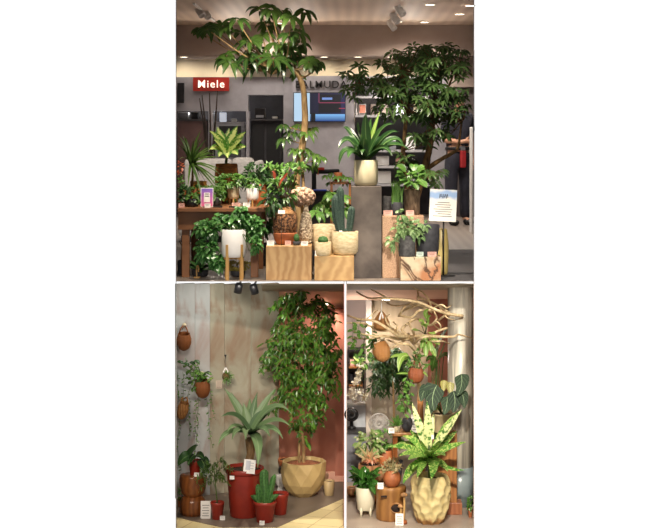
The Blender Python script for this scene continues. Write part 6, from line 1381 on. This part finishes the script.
def spot(name, loc, target, power, col=(1, .86, .7), size=.9, blend=.6, rad=.06):
    l = bpy.data.lights.new(name, 'SPOT'); l.energy = power; l.color = col; l.spot_size = size; l.spot_blend = blend; l.shadow_soft_size = rad
    o = bpy.data.objects.new(name, l); COL.objects.link(o); o.location = loc
    o.rotation_euler = (Vector(target) - Vector(loc)).to_track_quat('-Z', 'Y').to_euler(); return o
def point(name, loc, power, col=(1, .86, .7), rad=.05):
    l = bpy.data.lights.new(name, 'POINT'); l.energy = power; l.color = col; l.shadow_soft_size = rad
    o = bpy.data.objects.new(name, l); COL.objects.link(o); o.location = loc; return o
WARM = (1, .87, .72)
# upper set: track spots on the ceiling near the front (above the photo's top edge)
for px, tx, ty, pw in ((215, 225, 225, 55), (290, 295, 225, 60), (345, 345, 220, 60), (400, 410, 225, 55), (255, 260, 60, 35), (440, 440, 90, 45)):
    spot('unseen_ceiling_spot', (X(px, .97), Y(.97), CEIL - .12 if False else EZ + 160 * U), P(tx, ty, 1.04), pw * 3.6, WARM, .85, .7)
# soffit wall washers
for px in (184, 222, 324, 358, 391, 440):
    spot('soffit_light', (X(px, 1.77), Y(1.77), SOF - .02), (X(px, 1.80), Y(1.795), SOF - .5), 14, (1, .9, .74), 2.2, .9, .03)
    spot('soffit_light', (X(px, 1.715), Y(1.715), SOF - .02), (X(px, 1.725), Y(1.73), SOF - .6), 6, (1, .92, .8), 2.0, .9, .03)
for px, py in ((278, 23), (430, 4.5), (470, 5.5), (459.5, 14), (424.5, 22), (398, 21.5), (210, 15), (330, 10)):  # last two have no downlight above them, added as general fill
    s = 178.5 / (130 - py); spot('downlight_beam', (X(px, s), Y(s), CEIL - .03), (X(px, s), Y(s), 0), 85, (1, .92, .82), 2.6, .8, .05)
# niche strip lights
point('niche_light', P(222, 112.5, 1.76), 2.5, (.85, .9, 1), .02); point('niche_light', P(192, 112.5, 1.765), 2, (1, .95, .9), .02)
point('shelf_light', P(392, 100, 1.70), 5, (1, .96, .9), .03); point('coffee_niche_light', P(266, 98, 1.76), .5, (1, .95, .9), .02)
# lower sets: unseen spots added high over the camera side, no lamps known there
for tx, ty, ts, pw, col, off in ((210, 400, 1.07, 54, (1, .92, .84), .8), (258, 440, 1.05, 76, WARM, -.9), (305, 380, 1.08, 52, WARM, -.6), (405, 322, 1.05, 175, (1, .92, .8), .7), (430, 480, 1.02, 165, (1, .92, .78), -.5), (372, 480, 1.03, 110, (1, .92, .78), .6)):
    t_ = P(tx, ty, ts); spot('added_front_spot', (t_.x + off, -6.5, EZ + 1.5), t_, pw * 12.5, col, .3, .8, .12)

# beams of the recessed lamps in the lower sets
spot('downlight_beam', P(386, 300, 1.135), P(386, 420, 1.16), 26, (1, .9, .76), 2.4, .8, .03)
spot('downlight_beam', P(326, 306, 1.140), P(318, 420, 1.15), 25, WARM, 2.4, .8, .03)
for px, tx, pw in ((190, 188, 3.5), (238, 222, 9), (256, 262, 9)):  # first beam has no spotlight, added to brighten the upper left wall
    spot('wall_spot_beam', P(px, 286.5, 1.045), P(tx, 345, 1.1), pw, (1, .93, .84), 2.3, .9, .03)
spot('added_column_spot', P(452, 286.5, 1.02), P(460, 345, 1.06), 6, (1, .94, .86), 2.0, .9, .03)  # spot without a fixture, added to brighten the veneered column
for px, tx, ty, ts, pw in ((205, 225, 166, 1.33, 170), (262, 240, 166, 1.33, 120), (320, 322, 180, 1.2, 60), (385, 392, 130, 1.7, 60)):  # unseen spots added to brighten the sofa and the middle distance
    spot('unseen_ceiling_spot', (X(px, 1.15), Y(1.15), CEIL - .1), P(tx, ty, ts), pw, (1, .92, .82), .9, .8, .06)
point('added_shop_fill', P(356, 330, 1.14), 5, (1, .95, .92), .06)  # bare point without a lamp, added to lift the dark back area

for px in (235, 300, 410):     # unseen up-lights without fixtures, added to brighten the plank ceiling
    spot('added_uplight', P(px, 73, 1.67), P(px, -8, 1.42), 26, (1, .9, .78), 2.4, .9, .04)
vs_=scn.view_settings; vs_.view_transform='Standard'; vs_.look='None'; vs_.exposure=0; vs_.gamma=1; vs_.use_curve_mapping=False
